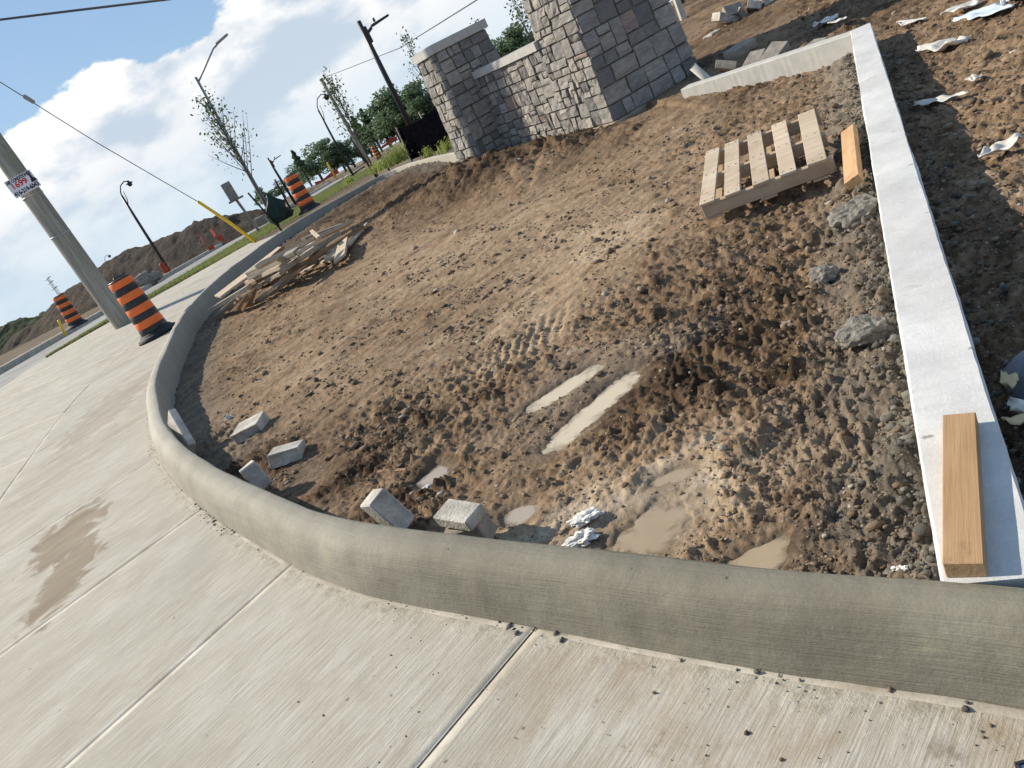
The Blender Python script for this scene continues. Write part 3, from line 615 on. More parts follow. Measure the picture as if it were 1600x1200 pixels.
side_walk = mobj('sidewalk', _v, np.array([(r * _n + k, r * _n + k + 1, (r + 1) * _n + k + 1, (r + 1) * _n + k) for r in range(2) for k in range(_n - 1)]), M['joint']); tag(side_walk, 'broad sidewalk of pale broomed concrete slabs', kind='structure')
GAP = .003
def bay(c0, c1):
    """slab between two boundary curves (arrays of plan points), joints tooled smooth along its rim"""
    n = 30
    def res(c):
        s = np.concatenate([[0], np.cumsum(np.linalg.norm(np.diff(c, axis=0), axis=1))]); L = s[-1]
        bandw = .030 / L; g = GAP / L
        us = np.concatenate([[g, g + .004 / L, g + bandw], np.linspace(g + bandw + .005 / L, 1 - g - bandw - .005 / L, n), [1 - g - bandw, 1 - g - .004 / L, 1 - g]])
        return np.stack([np.interp(us * L, s, c[:, 0]), np.interp(us * L, s, c[:, 1])], 1), us * L
    a, ua = res(c0); b, ub = res(c1); W = np.linalg.norm(b - a, axis=1).mean()
    g = GAP / W; bw = .028 / W; vs = np.concatenate([[g, g + .004 / W, g + bw], np.linspace(g + bw + .006 / W, 1 - g - bw - .006 / W, n), [1 - g - bw, 1 - g - .004 / W, 1 - g]])
    NU, NV = len(ua), len(vs)
    P = a[:, None, :] * (1 - vs)[None, :, None] + b[:, None, :] * vs[None, :, None]
    Z = np.zeros((NU, NV)); Z[[0, -1], :] = -.007; Z[:, [0, -1]] = -.007; Z[[1, -2], 1:-1] -= .002; Z[1:-1, [1, -2]] -= .002
    Z = Z + .0025 * fbm(P[..., 0] * 1.5, P[..., 1] * 1.5, 3, 300) + random.uniform(-.0025, .0025)
    V = np.concatenate([P, Z[..., None]], -1).reshape(-1, 3)
    UVx = (ua[:, None] * (1 - vs)[None] + ub[:, None] * vs[None]); UVy = np.repeat((vs * W)[None], NU, 0)
    i = np.arange(NU * NV).reshape(NU, NV); f = np.stack([i[:-1, :-1], i[1:, :-1], i[1:, 1:], i[:-1, 1:]], -1).reshape(-1, 4)
    rim = [i[0, :], i[:, -1], i[-1, ::-1], i[::-1, 0]]; loop = np.concatenate([r[:-1] for r in rim])
    nb = len(V); V = np.concatenate([V, V[loop] + np.array([0, 0, -.10])]); L = len(loop)
    sf = np.array([[loop[k], nb + k, nb + (k + 1) % L, loop[(k + 1) % L]] for k in range(L)])
    uv = np.concatenate([np.stack([UVx.ravel(), UVy.ravel()], 1), np.zeros((L, 2))])
    mud = np.clip(1.25 - np.hypot(V[:, 0] - .4, V[:, 1] - .8) / 1.5, 0, 1)
    fd = np.sqrt(((V[:, None, :2] - FOOTS[None]) ** 2).sum(-1).min(1)); o = mobj('slab', V, np.concatenate([f, sf]), [M['slab'], M['edge']], side_walk, True, uv, {'mud': mud, 'foot': fd})
    iu = np.arange(NU - 1)[:, None] + 0 * np.arange(NV - 1)[None]; iv = np.arange(NV - 1)[None] + 0 * iu
    e = ((iu < 3) | (iu > NU - 5) | (iv < 2) | (iv > NV - 4)).ravel()
    mi = np.concatenate([e.astype(np.int32), np.ones(L, np.int32)]); o.data.polygons.foreach_set('material_index', mi); o.data.update()
    # face direction
    o.data.validate(); return o
n_d = 2200; dpx = rng.uniform(450, 1650, n_d); dpy = rng.uniform(900, 1230, n_d)
dg = np.array([gnd(a, b)[:] for a, b in zip(dpx, dpy)]); kd_ = (inside_curb(dg[:, 0], dg[:, 1]) < -.16) & (rng.random(n_d) < sstep(.05, .5, fbm(dg[:, 0] * 3.5, dg[:, 1] * 3.5, 3, 510)) + .06); dg = dg[kd_]
tag(scatter('dirt_crumbs', dg[:, 0], dg[:, 1], np.clip(np.exp(rng.normal(math.log(.0016), .6, len(dg))), .0006, .007), M['clod'], None, .7), 'small dirt crumbs strewn on the near slabs', kind='stuff')
FOOTS = (curve + cn_ * (.205 * WSC)[:, None])[::2]
def nearest_idx(c, p): return int(np.argmin(((c - np.array(p)) ** 2).sum(1)))
FOOT = curve + cn_ * (.19 * WSC)[:, None]
for k in range(len(SWJ) - 1):
    (a0, b0), (a1, b1) = SWJ[k], SWJ[k + 1]
    i0, i1 = nearest_idx(FOOT, a0), nearest_idx(FOOT, a1); j0, j1 = nearest_idx(J1, b0), nearest_idx(J1, b1)
    bay(FOOT[i0:i1 + 1], J1[j0:j1 + 1])
OUT = catmull([(-1.2, -4.2), (-3.2, -2.2), (-4.6, -.6), (-6.0, 1.6), (-7.2, 3.6), (-8.3, 5.8), (-9.0, 8.0), (-9.4, 10.2), (-9.7, 12.4), (-10.0, 14.6), (-10.2, 16.4), (-10.2, 18.0), (-9.6, 19.6), (-7.0, 20.9), (-4.6, 22.2)], .05)
OJ = [(-1.2, -4.2), (-3.2, -2.2), (-4.6, -.6), (-6.0, 1.6), (-7.2, 3.6), (-8.3, 5.8), (-9.0, 8.0), (-9.4, 10.2), (-9.7, 12.4), (-10.0, 14.6), (-10.2, 16.4), (-10.2, 18.0), (-9.6, 19.6), (-7.0, 20.9), (-4.6, 22.2)]
for k in range(0, len(SWJ) - 1, 1):
    j0, j1 = nearest_idx(J1, SWJ[k][1]), nearest_idx(J1, SWJ[k + 1][1]); o0, o1 = nearest_idx(OUT, OJ[k]), nearest_idx(OUT, OJ[k + 1])
    bay(J1[j0:j1 + 1], OUT[o0:o1 + 1])

# ------------------------------------------------------------------ road, far kerb, grass verge
def strip(name, q0, q1, s0, s1, dz, mat, ns=160, nq=6, zfun=None):
    S = np.linspace(s0, s1, ns); Q = np.linspace(q0, q1, nq); SS, QQ = np.meshgrid(S, Q, indexing='ij')
    x = P0.x + SS * dx + QQ * LX; y = P0.y + SS * dy + QQ * LY; z = -(np.sqrt(plane(x, y) ** 2 + .12 ** 2) - plane(x, y)) / 2 + dz
    i = np.arange(ns * nq).reshape(ns, nq); f = np.stack([i[:-1, :-1], i[1:, :-1], i[1:, 1:], i[:-1, 1:]], -1).reshape(-1, 4)[:, ::-1]
    return mobj(name, np.stack([x, y, z], -1).reshape(-1, 3), f, mat, smooth=True)
tag(strip('road', 0, ROADW, -40, 420, 0.0, M['road']), 'grey road running away past the site', kind='structure')
def kerb_strip(name, q, s0, s1, wdt, h, label):
    S = np.linspace(s0, s1, 200); pr = [(0, -.1), (.0, h - .02), (.03, h), (wdt, h), (wdt, -.1)]; V = []; 
    for s in S:
        x = P0.x + s * dx; y = P0.y + s * dy; pz = plane(x, y); zz = -(math.sqrt(pz ** 2 + .12 ** 2) - pz) / 2
        for o, z in pr: V.append((x + (q + o) * LX, y + (q + o) * LY, zz + z))
    f = [(a * 5 + j, a * 5 + j + 1, (a + 1) * 5 + j + 1, (a + 1) * 5 + j) for a in range(len(S) - 1) for j in range(4)]
    tag(mobj(name, V, f, M['edge']), label, 'kerb')
kerb_strip('far_kerb', ROADW, -40, 420, .45, .20, 'straight pale concrete kerb along the far side of the road')
# grass
gb = []
def blades(name, pts, hts, mat, wd=.012, lean=.5):
    n = len(pts); a = rng.uniform(0, 6.28, n); tl = rng.uniform(0, lean, n) * hts; b = rng.uniform(0, 6.28, n)
    P = np.asarray(pts); dxv = np.stack([np.cos(a), np.sin(a), 0 * a], 1) * (wd * rng.uniform(.6, 1.4, n))[:, None]
    mid = P + np.stack([np.cos(b) * tl * .35, np.sin(b) * tl * .35, hts * .6], 1); tip = P + np.stack([np.cos(b) * tl, np.sin(b) * tl, hts], 1)
    V = np.stack([P - dxv, P + dxv, mid + dxv * .7, mid - dxv * .7, tip], 1).reshape(-1, 3); o = np.arange(n)[:, None] * 5
    Fq = np.concatenate([o + np.array([[0, 1, 2]]), o + np.array([[0, 2, 3]]), o + np.array([[3, 2, 4]])])
    return mobj(name, V, Fq, mat)
n = 80000; gs = rng.uniform(-.2, 40, n); gq0 = -rng.random(n) ** .8 * np.interp(gs, [-3, .0, 4, 10, 34], [.02, .30, .95, 5.0, 9.0]) - .03
gxp = P0.x + gs * dx + gq0 * LX; gyp = P0.y + gs * dy + gq0 * LY; ok = inside_curb(gxp, gyp) < -.26; gxp, gyp = gxp[ok], gyp[ok]
tag(blades('grass', np.stack([gxp, gyp, terr(gxp, gyp) - .01], 1), rng.uniform(.03, .11, len(gxp)), M['grass'], .013), 'strip of short green grass between sidewalk and road', kind='stuff')
vg = strip('grass_verge', -1.9, -.01, 0, 60, .012, M['hill'], 80, 5); tag(vg, 'earth under the grass strip beside the road', kind='structure')
# ------------------------------------------------------------------ pale beam and back kerb
def poured(name, p0, p1, nrm, width, z0, z1, mat, label, seg=60):
    p0 = np.array(p0); p1 = np.array(p1); L = np.linalg.norm(p1 - p0); d = (p1 - p0) / L; ang = math.atan2(d[1], d[0])
    sgn = 1 if (d[0] * nrm[1] - d[1] * nrm[0]) > 0 else -1
    pr = [(0, z0), (0, z1 - .008), (.006, z1), (width * .5, z1 + .001), (width - .008, z1), (width, z1 - .010), (width, z0)]; V = []
    for i in range(seg + 1):
        s = L * i / seg
        for j, (o, z) in enumerate(pr):
            jt = .006 * mnoise.noise(Vector((s * 1.6, j * 3.1, 7))) + (.0022 * mnoise.noise(Vector((s * 25, j * 5.1, 3))))
            V.append((s, sgn * (o + jt), z + jt * .4))
    k = len(pr); f = [(a * k + j, a * k + j + 1, (a + 1) * k + j + 1, (a + 1) * k + j) for a in range(seg) for j in range(k - 1)]
    f += [tuple(range(k)), tuple(range(seg * k + k - 1, seg * k - 1, -1))]
    o = mobj(name, V, f, mat); o.location = (p0[0], p0[1], 0); o.rotation_euler = (0, 0, ang); tag(o, label, 'kerb'); return o
poured('kerb_beam', B0 - bd * .02, B1 + bd * .12, bn, .185, -.3, .20, M['beam'], 'straight white concrete kerb beam down the right of the bed', 160)
poured('back_kerb', B1 - kd * .0 - bn * .003, K1 + kd * .12, bd, .16, -.3, .19, M['coping'], 'short grey concrete kerb closing the back of the bed by the pillar')

# ------------------------------------------------------------------ stone entrance wall
gate = empty('stone_gateway', (A_[0], A_[1], tz(*A_) ), (0, 0, math.atan2(-WD[1], -WD[0])))
tag(gate, 'grey field stone entrance wall with two piers and pale copings', 'gateway')
# local frame: +x = away along the wall (-WD), +y ... ; convert plan offsets (t along WD, i into wall) to local
def GL(t, i, z): return Vector((-t, -i, z)) if True else None
ang_ = math.atan2(-WD[1], -WD[0]); rm = Matrix.Rotation(ang_, 4, 'Z')
chk = rm @ GL(0, 1, 0); SIGN = 1 if (chk.x * WI[0] + chk.y * WI[1]) > 0 else -1
def GL(t, i, z): return Vector((-t, -i * SIGN, z))
def split(x0, y0, x1, y1, mw, mh, out):
    w_, h_ = x1 - x0, y1 - y0
    cw = w_ > mw * random.uniform(.75, 1.5); ch_ = h_ > mh * random.uniform(.8, 1.5)
    if not cw and not ch_: out.append((x0, y0, x1, y1)); return
    if ch_ and (not cw or h_ / mh > w_ / mw * random.uniform(.6, 1.1)):
        m = y0 + h_ * random.uniform(.36, .64); split(x0, y0, x1, m, mw, mh, out); split(x0, m, x1, y1, mw, mh, out)
    else:
        m = x0 + w_ * random.uniform(.34, .66); split(x0, y0, m, y1, mw, mh, out); split(m, y0, x1, y1, mw, mh, out)
def stone_face(parent, b0, b1, t0, t1, mw, mh, proud, ext=(0, 0), jitter=.010):
    """lay ashlar pieces over the quad b0-b1 (bottom) t0-t1 (top)"""
    W_ = (b1 - b0).length; H_ = (t0 - b0).length; n = ((b1 - b0).cross(t0 - b0)).normalized()
    rects = []; nrow = max(1, round(H_ / (mh * 3))); 
    split(-ext[0], 0, W_ + ext[1], H_, mw, mh, rects)
    def pos(u, v, d):
        a = b0 + (b1 - b0) * (u / W_); c = t0 + (t1 - t0) * (u / W_); return a + (c - a) * (v / H_) + n * d
    for (x0, y0, x1, y1) in rects:
        g = .0055; J = lambda: random.uniform(-jitter, jitter)
        jx = min(jitter, (x1 - x0) * .05); jy = min(jitter, (y1 - y0) * .06)
        c = [(x0 + g + random.uniform(0, jx), y0 + g + random.uniform(0, jy)), (x1 - g - random.uniform(0, jx), y0 + g + random.uniform(0, jy)), (x1 - g - random.uniform(0, jx), y1 - g - random.uniform(0, jy)), (x0 + g + random.uniform(0, jx), y1 - g - random.uniform(0, jy))]
        p = proud + random.uniform(-.010, .016); tx, ty = random.uniform(-.007, .007), random.uniform(-.007, .007); sd = random.uniform(0, 99)
        V = []; N_ = 4
        ctr = pos((x0 + x1) / 2, (y0 + y1) / 2, 0)
        for a in range(N_):
            for b in range(N_):
                u, v = a / (N_ - 1), b / (N_ - 1)
                xx = (c[0][0] * (1 - u) + c[1][0] * u) * (1 - v) + (c[3][0] * (1 - u) + c[2][0] * u) * v
                yy = (c[0][1] * (1 - u) + c[1][1] * u) * (1 - v) + (c[3][1] * (1 - u) + c[2][1] * u) * v
                edge = a in (0, N_ - 1) or b in (0, N_ - 1)
                d = p + tx * (u - .5) * 2 + ty * (v - .5) * 2 + 0.020 * mnoise.noise(Vector((xx * 13 + sd, yy * 14, sd))) - (.003 if edge else 0)
                V.append(pos(xx, yy, d) - ctr)
        f = [(a * N_ + b, (a + 1) * N_ + b, (a + 1) * N_ + b + 1, a * N_ + b + 1) for a in range(N_ - 1) for b in range(N_ - 1)]
        rim = [a * N_ for a in range(N_)] + [(N_ - 1) * N_ + b for b in range(1, N_)] + [a * N_ + N_ - 1 for a in range(N_ - 2, -1, -1)] + [b for b in range(N_ - 2, 0, -1)]
        base = len(V)
        for r in rim: V.append(V[r] - n * (p + .012))
        k = len(rim)
        f += [(rim[q], base + q, base + (q + 1) % k, rim[(q + 1) % k]) for q in range(k)]
        o = mobj('stone', V, f, M['stone'], parent); o.location = ctr
def prism(name, corners_b, corners_t, mat, parent):
    V = corners_b + corners_t; return mobj(name, V, [(0, 3, 2, 1), (4, 5, 6, 7), (0, 1, 5, 4), (1, 2, 6, 5), (2, 3, 7, 6), (3, 0, 4, 7)], mat, parent)
def fix_normals(o):
    bm = bmesh.new(); bm.from_mesh(o.data); bmesh.ops.recalc_face_normals(bm, faces=bm.faces[:]); bm.to_mesh(o.data); bm.free()
def pier(t0, t1, i0, i1, zb, zt, bat, cap_h, over, mws, mhs):
    B = [GL(t0, i0, zb), GL(t1, i0, zb), GL(t1, i1, zb), GL(t0, i1, zb)]
    T_ = [GL(t0 + bat, i0 + bat, zt), GL(t1 - bat, i0 + bat, zt), GL(t1 - bat, i1 - bat, zt), GL(t0 + bat, i1 - bat, zt)]
    core = prism('pier', B, T_, M['mortar'], gate); fix_normals(core)
    for a, b, mw, mh in ((0, 1, mws[0], mhs[0]), (1, 2, mws[1], mhs[1]), (2, 3, .5, .3), (3, 0, .5, .3)):
        b0, b1, q0, q1 = B[a], B[b], T_[a], T_[b]; n = ((b1 - b0).cross(q0 - b0)); mid = (B[0] + B[2]) / 2
        if n.dot((b0 + b1) / 2 - mid) < 0: b0, b1, q0, q1 = b1, b0, q1, q0
        stone_face(core, b0, b1, q0, q1, mw, mh, .028, (.016, .016))
    o2 = over; bb = bat - o2
    cb = [GL(t0 + bb, i0 + bb, zt), GL(t1 - bb, i0 + bb, zt), GL(t1 - bb, i1 - bb, zt), GL(t0 + bb, i1 - bb, zt)]
    up = Vector((0, 0, cap_h)); bev = .5
    cp = prism('coping', cb, [c + up for c in cb], M['coping'], core); fix_normals(cp)
    return core
pier(-.86, 0, 0, 1.08, .02, 1.86, .07, .13, .06, (.25, .34), (.20, .22))
pier(1.95, 3.06, .44, 1.98, .10, 2.75, .15, .14, .07, (.28, .44), (.20, .25))
# wall panel between
wb = [GL(-.05, .5, .04), GL(2.05, .5, .04), GL(2.05, .92, .04), GL(-.05, .92, .04)]; wt = [c + Vector((0, 0, 1.22)) for c in wb]
panel = prism('wall_panel', wb, wt, M['mortar'], gate); fix_normals(panel)
b0, b1, q0, q1 = wb[0], wb[1], wt[0], wt[1]
if ((b1 - b0).cross(q0 - b0)).dot(wb[0] - wb[2]) < 0: b0, b1, q0, q1 = b1, b0, q1, q0
stone_face(panel, b0, b1, q0, q1, .27, .20, .028)
cb = [GL(-.02, .43, 1.26), GL(2.03, .43, 1.26), GL(2.03, .99, 1.26), GL(-.02, .99, 1.26)]
# coping slabs laid end to end
for k in range(2):
    ta, tb = (.04, 1.02) if k == 0 else (1.026, 2.03)
    c4 = [GL(ta, .43, 1.262), GL(tb, .43, 1.262), GL(tb, .99, 1.262), GL(ta, .99, 1.262)]
    fix_normals(prism('coping', c4, [c + Vector((0, 0, .11)) for c in c4], M['coping'], panel))
ft = [GL(-.95, -.05, -.4), GL(3.12, .36, -.4), GL(3.12, 2.06, -.4), GL(-.95, 1.2, -.4)]
fix_normals(prism('footing', ft, [c + Vector((0, 0, .5 if k in (1, 2) else .42)) for k, c in enumerate(ft)], M['footing'], gate))

# ------------------------------------------------------------------ bricks (concrete pavers)
def sz_(x, y): soil_height.ins = None; return float(soil_height(np.array([x]), np.array([y]))[0])
def paver(loc, rot, size, label, mat='paver', group=None, groove=True, name='paver'):
    L, W_, H_ = size; bm = bmesh.new(); bmesh.ops.create_cube(bm, size=1)
    for v in bm.verts: v.co = Vector((v.co.x * L, v.co.y * W_, v.co.z * H_)) + Vector([random.uniform(-.003, .003) for _ in range(3)])
    if groove:
        # narrow recess along one long side, as a split line in the unit
        for side_ in (1,):
            fs = [f for f in bm.faces if f.normal.y * side_ < -.9]
            r = bmesh.ops.inset_individual(bm, faces=fs, thickness=min(H_, W_) * .33, depth=0)
            for f in fs:
                for v in f.verts: v.co.y += .012; v.co.x *= .92 / .9
    bmesh.ops.bevel(bm, geom=[e for e in bm.edges if e.calc_length() > .03], offset=.006, segments=1, affect='EDGES')
    o = bmobj(name, bm, M[mat]); o.location = loc; o.rotation_euler = rot; tag(o, label, 'paver', group); return o
def upright(tp, bp, zt, zb, w_, t_, label, up, mat='paver', groove=True):
    a = gnd(*tp, zt); b = gnd(*bp, zb); d = b - a; o = paver((0, 0, 0), (0, 0, 0), (d.length, w_, t_), label, mat, None, groove); o.matrix_basis = frame_M((a + b) / 2, d, up); return o
p = gnd(384, 657, .05); paver((p.x, p.y, sz_(p.x, p.y) + .042), (R(3), R(-3), R(-14)), (.24, .19, .085), 'pale flat paver with a side groove, farthest from the front kerb')
p = gnd(443, 700, .05); paver((p.x, p.y, sz_(p.x, p.y) + .035), (R(-8), R(10), R(-6)), (.20, .16, .09), 'grey paver half sunk in the soil behind the upright ones')
upright((384, 728), (414, 762), .19, .03, .10, .09, 'short upright paver leaning on the kerb between two others', (.2, -.5, .4))
upright((268, 650), (300, 704), .24, .0, .15, .06, 'thin paver standing against the kerb at the far bend', (-.8, -.3, .5), 'paver', False)
upright((580, 776), (632, 822), .19, .0, .105, .10, 'grooved paver tilted steeply against the front kerb', (.5, .5, .6))
p = gnd(730, 826, .05); paver((p.x, p.y, .03), (R(0), R(-4), R(-26)), (.17, .10, .10), 'lower paver of the two stacked behind the front kerb', 'paver_dark', None, False)
p = gnd(716, 800, .13); paver((p.x, p.y, .115), (R(3), R(3), R(-50)), (.185, .105, .055), 'upper paver of the two stacked behind the front kerb', 'paver', None, False)

# heap of broken pavers behind the back kerb
gl = 'pavers dumped behind the back kerb'
BK = [((1160, 88), 20, 'broad dark paver lying on top of the near paver heap', (.34, .22, .10), .20, (4, -3, 12)), ((1138, 104), 40, 'dark paver slab tipped up at the left of the near heap', (.34, .24, .09), .10, (28, 20, 60)), ((1175, 97), 10, 'long slanting paver under the top one of the near heap', (.46, .18, .10), .10, (10, -14, 40)), ((1210, 84), 0, 'brown paver leaning at the right of the near heap', (.30, .20, .11), .12, (14, -18, 25)), ((1262, 72), 0, 'long brown paver lying alone along the back kerb', (.42, .18, .11), .06, (6, -4, 20)), ((1152, 108), 0, 'flat paver at the foot of the near heap close to the kerb', (.34, .16, .06), .02, (5, 0, 40))]
for (px_, py_), _, lb, size, h, rot in BK:
    p = gnd(px_, py_, .15); z = max(.02, sz_(p.x, p.y)); paver((p.x, p.y, z + h), tuple(R(a) for a in rot), size, lb, 'paver_dark', None, False)
FB = [(1133, 27, .12, (.40, .20, .13), (10, 30, 20), 'pale paver standing at the left end of the far heap'), (1150, 25, .22, (.34, .18, .10), (40, -30, 50), 'tilted paver on the far heap'), (1162, 24, .12, (.36, .20, .10), (20, 60, 10), 'paver on edge in the middle of the far heap'), (1180, 28, .10, (.42, .18, .12), (-10, 10, 30), 'long pale paver low in the far heap'),
      (1196, 12, .30, (.52, .20, .14), (5, 78, 20), 'tall pale block standing up on the far heap'), (1178, 10, .30, (.34, .22, .12), (30, 20, 70), 'grey paver at the top of the far heap'), (1213, 2, .30, (.60, .22, .14), (5, -10, 25), 'long grey slab at the right top of the far heap'), (1125, 48, .04, (.70, .18, .12), (2, 0, 30), 'long plank-like paver at the foot of the far heap'), (1170, 44, .03, (.9, .22, .12), (2, 0, 30), 'long low kerb unit in front of the far heap'), (1145, 15, .35, (.3, .2, .1), (50, 10, 0), 'small paver poking up behind the far heap')]
for x_, y_, h, size, rot, lb in FB:
    p = aty(x_, y_, 12.6); z = sz_(p.x, p.y) if p.x < 9 else .2; paver((p.x, p.y, p.z - .02), tuple(R(a) for a in rot), size, lb, 'paver' if size[2] > .115 else 'paver_dark', None, False)
def lump(name, loc, size, mat, label, cat, seed, sq_=(1, 1, .7), smooth=False, fr=1.6, am=.34):
    V = []
    for v in IV2:
        n_ = mnoise.fractal(Vector(v) * fr + Vector((seed, seed * .3, 0)), .8, 2.0, 4); V.append(Vector((v[0] * sq_[0], v[1] * sq_[1], v[2] * sq_[2])) * size * (1 + am * n_))
    o = mobj(name, V, [tuple(f) for f in IF2], mat, smooth=smooth); o.location = loc; tag(o, label, cat); return o
for (x_, y_), s_, lb, mt in [((1282, 412), .055, 'grey stone below the pallet, alone on the brown soil', 'boulder'), ((1342, 512), .075, 'crumbly grey concrete lump beside the beam', 'boulder'), ((1332, 332), .10, 'big grey concrete lump under the loose timber block', 'boulder')]:
    p = gnd(x_, y_, .04); lump('rubble_lump', (p.x, p.y, sz_(p.x, p.y) + s_ * .3), s_, M[mt], lb, 'rubble', x_ * .1, (1.2, 1, .7))
p = aty(1235, 38, 11.6); lump('earth_heap', (p.x, p.y, p.z - .2), .62, M['earth'], 'heap of clotted earth right of the far paver heap', 'earth heap', 3.3, (1.7, .8, .6))

# ------------------------------------------------------------------ timber
def plank(pa, pb, width, thick, mat, label, name='board', up=(0, 0, 1), group=None, parent=None, cat='board', bev=.002):
    pa, pb = Vector(pa), Vector(pb); d = pb - pa
    o = box(name, (d.length, width, thick), mat, parent, frame_M((pa + pb) / 2, d, up), bev, .002)
    if not parent: tag(o, label, cat, group)
    return o
# block on the beam
a = gnd(1508, 891, .222); b = gnd(1501, 656, .222)
plank(a, b, .076, .042, M['lumber'], 'orange new timber offcut lying on the near end of the white beam', 'timber_block', cat='timber')
# block beside the pallet
a = gnd(1334, 285, .10); b = gnd(1329, 212, .10); za = sz_(a.x, a.y)
plank(a + Vector((0, 0, .0)), b + Vector((.0, 0, .03)), .085, .05, M['lumber'], 'short new timber block tilted in the soil right of the pallet', 'timber_block', (-.5, -.2, .85), cat='timber')
a = aty(1415, 10, 8.4); b = aty(1470, -10, 8.7); plank(a, b, .16, .03, M['pine'], 'single yellow board at the top edge of the picture', 'board')

# pallet
FL = gnd(1104, 346, .03); FR = gnd(1303, 272, .03); ex = Vector((.885, -.465, .0)).normalized(); ey = Vector((.485, .80, .085)); ey = (ey - ex * ey.dot(ex)).normalized(); ez = ex.cross(ey)
PW, PD = (FR - FL).length + .02, .93
pal = empty('pallet', FL + Vector((0, 0, .0))); pal.matrix_basis = frame_M(FL, ex, ez); tag(pal, 'pale wooden pallet lying tilted on the soil beside the white beam', 'pallet')
for y_ in (.02, PD * .5, PD - .02): box('stringer', (PW, .038, .088), M['pine'], pal, Matrix.Translation((PW / 2, y_, .062)), .003, .002)
for k, x_ in enumerate((.055, .205, .37, .535, .71)):
    box('deck_board', (.098 if k < 4 else .11, PD + .03, .018), M['pale_board'], pal, Matrix.Translation((x_, PD / 2 - .0, .1165)) @ Matrix.Rotation(R(random.uniform(-1.5, 1.5)), 4, 'Z'), .002, .002)
for k, x_ in enumerate((.055, .205, .37, .535, .71)):
    for y_ in (.02, PD * .5, PD - .02):
        for o_ in (-.025, .025): box('nail_head', (.007, .007, .003), M['wire'], pal, Matrix.Translation((x_ + o_, y_, .1265)))
for x_ in (.06, .40, .70): box('bottom_board', (.09, PD, .016), M['pine'], pal, Matrix.Translation((x_, PD / 2, .009)), .002, .002)

# pile of used boards by the kerb: (end a px, end b px, height a, height b, width, thick, material, label)
def zp(x, y): return (320 + .175 * x, 330 + .175 * y)
PB = [((115, 765), (690, 325), .16, .26, .28, .02, 'pale_board', 'wide pale plywood strip along the kerb side of the board pile'), ((480, 485), (1310, 95), .33, .10, .10, .04, 'pale_board', 'longest pale board on top of the pile, running to its far end'),
      ((400, 545), (830, 350), .27, .27, .13, .04, 'grey_board', 'thick grey board at the middle of the pile with a square near end'), ((390, 625), (700, 480), .20, .22, .12, .035, 'pale_board', 'pale board just under the thick grey one'), ((420, 590), (900, 330), .235, .25, .14, .03, 'grey_board', 'grey board sandwiched between two pale ones'),
      ((50, 885), (400, 670), .10, .17, .09, .04, 'pale_board', 'long pale stick poking out at the near left of the pile'), ((95, 935), (265, 790), .02, .12, .04, .03, 'grey_board', 'thin grey lath nearest the kerb corner of the pile'), ((215, 880), (310, 770), .03, .13, .05, .03, 'pale_board', 'short pale stick end beside the thin lath'),
      ((305, 870), (380, 760), .03, .12, .05, .035, 'brown_board', 'dark brown stick end under the pile'), ((340, 880), (410, 750), .02, .12, .045, .03, 'lumber', 'orange stick end sticking out under the pile'), ((395, 850), (450, 700), .02, .12, .05, .03, 'brown_board', 'brown stick end right of the orange one'),
      ((460, 800), (760, 560), .03, .12, .05, .03, 'grey_board', 'slim grey batten slanting from the underside of the pile'), ((665, 675), (1090, 280), .03, .10, .06, .04, 'pale_board', 'pale batten along the dirt side of the pile'), ((600, 640), (860, 440), .09, .14, .07, .03, 'brown_board', 'brown batten just behind the pale one on the dirt side'),
      ((690, 530), (1190, 205), .20, .12, .09, .04, 'grey_board', 'grey beam crossing the right half of the pile'), ((750, 545), (1120, 310), .14, .12, .09, .035, 'brown_board', 'brownish board beneath the grey beam'), ((780, 520), (1080, 350), .11, .09, .12, .03, 'grey_board', 'flat grey board near the ground on the right half of the pile'),
      ((905, 490), (1095, 355), .03, .05, .14, .025, 'grey_board', 'broad grey board lying on the soil right of the pile'), ((840, 560), (975, 492), .02, .03, .08, .02, 'pale_board', 'small pale offcut on the soil below the pile'), ((1045, 455), (1140, 435), .02, .02, .06, .02, 'pale_board', 'pale scrap peeking from under the short wide boards'),
      ((1120, 425), (1135, 305), .05, .07, .14, .022, 'pale_board', 'left of two short wide pale boards at the right end of the pile'), ((1205, 425), (1235, 270), .05, .08, .17, .022, 'pale_board', 'right of two short wide pale boards at the right end of the pile'), ((1270, 320), (1435, 115), .03, .04, .09, .02, 'pale_board', 'pointed pale board at the far right tip of the pile'),
      ((1120, 330), (1410, 140), .08, .05, .06, .035, 'brown_board', 'brown batten leading to the far right tip of the pile'), ((955, 180), (1020, 240), .24, .22, .05, .03, 'pale_board', 'short pale peg lying across the longest board'), ((850, 365), (975, 285), .25, .24, .12, .03, 'pale_board', 'short pale offcut on top of the pile under the peg'),
      ((600, 410), (710, 315), .28, .29, .06, .03, 'brown_board', 'short dark stick on the plywood strip'), ((560, 600), (700, 545), .16, .17, .10, .03, 'grey_board', 'grey board end in the shaded belly of the pile'), ((370, 665), (620, 560), .14, .16, .11, .03, 'brown_board', 'brown board end under the pale near boards'), ((880, 250), (1250, 110), .20, .08, .09, .03, 'grey_board', 'grey board behind the longest one at the kerb side'), ((250, 690), (620, 430), .20, .24, .06, .03, 'grey_board', 'narrow grey board on the edge of the plywood strip')]
for a_p, b_p, ha, hb, wd_, tk, mt, lb in PB:
    pa = gnd(*zp(*a_p), ha); pb = gnd(*zp(*b_p), hb)
    for _ in range(3): pa = gnd(*zp(*a_p), sz_(pa.x, pa.y) + ha * 1.75 + .01); pb = gnd(*zp(*b_p), sz_(pb.x, pb.y) + hb * 1.75 + .01)
    plank(pa, pb, wd_ * 1.15, tk * 1.6, M[mt], lb, up=(random.uniform(-.25, .15), random.uniform(-.2, .1), 1))

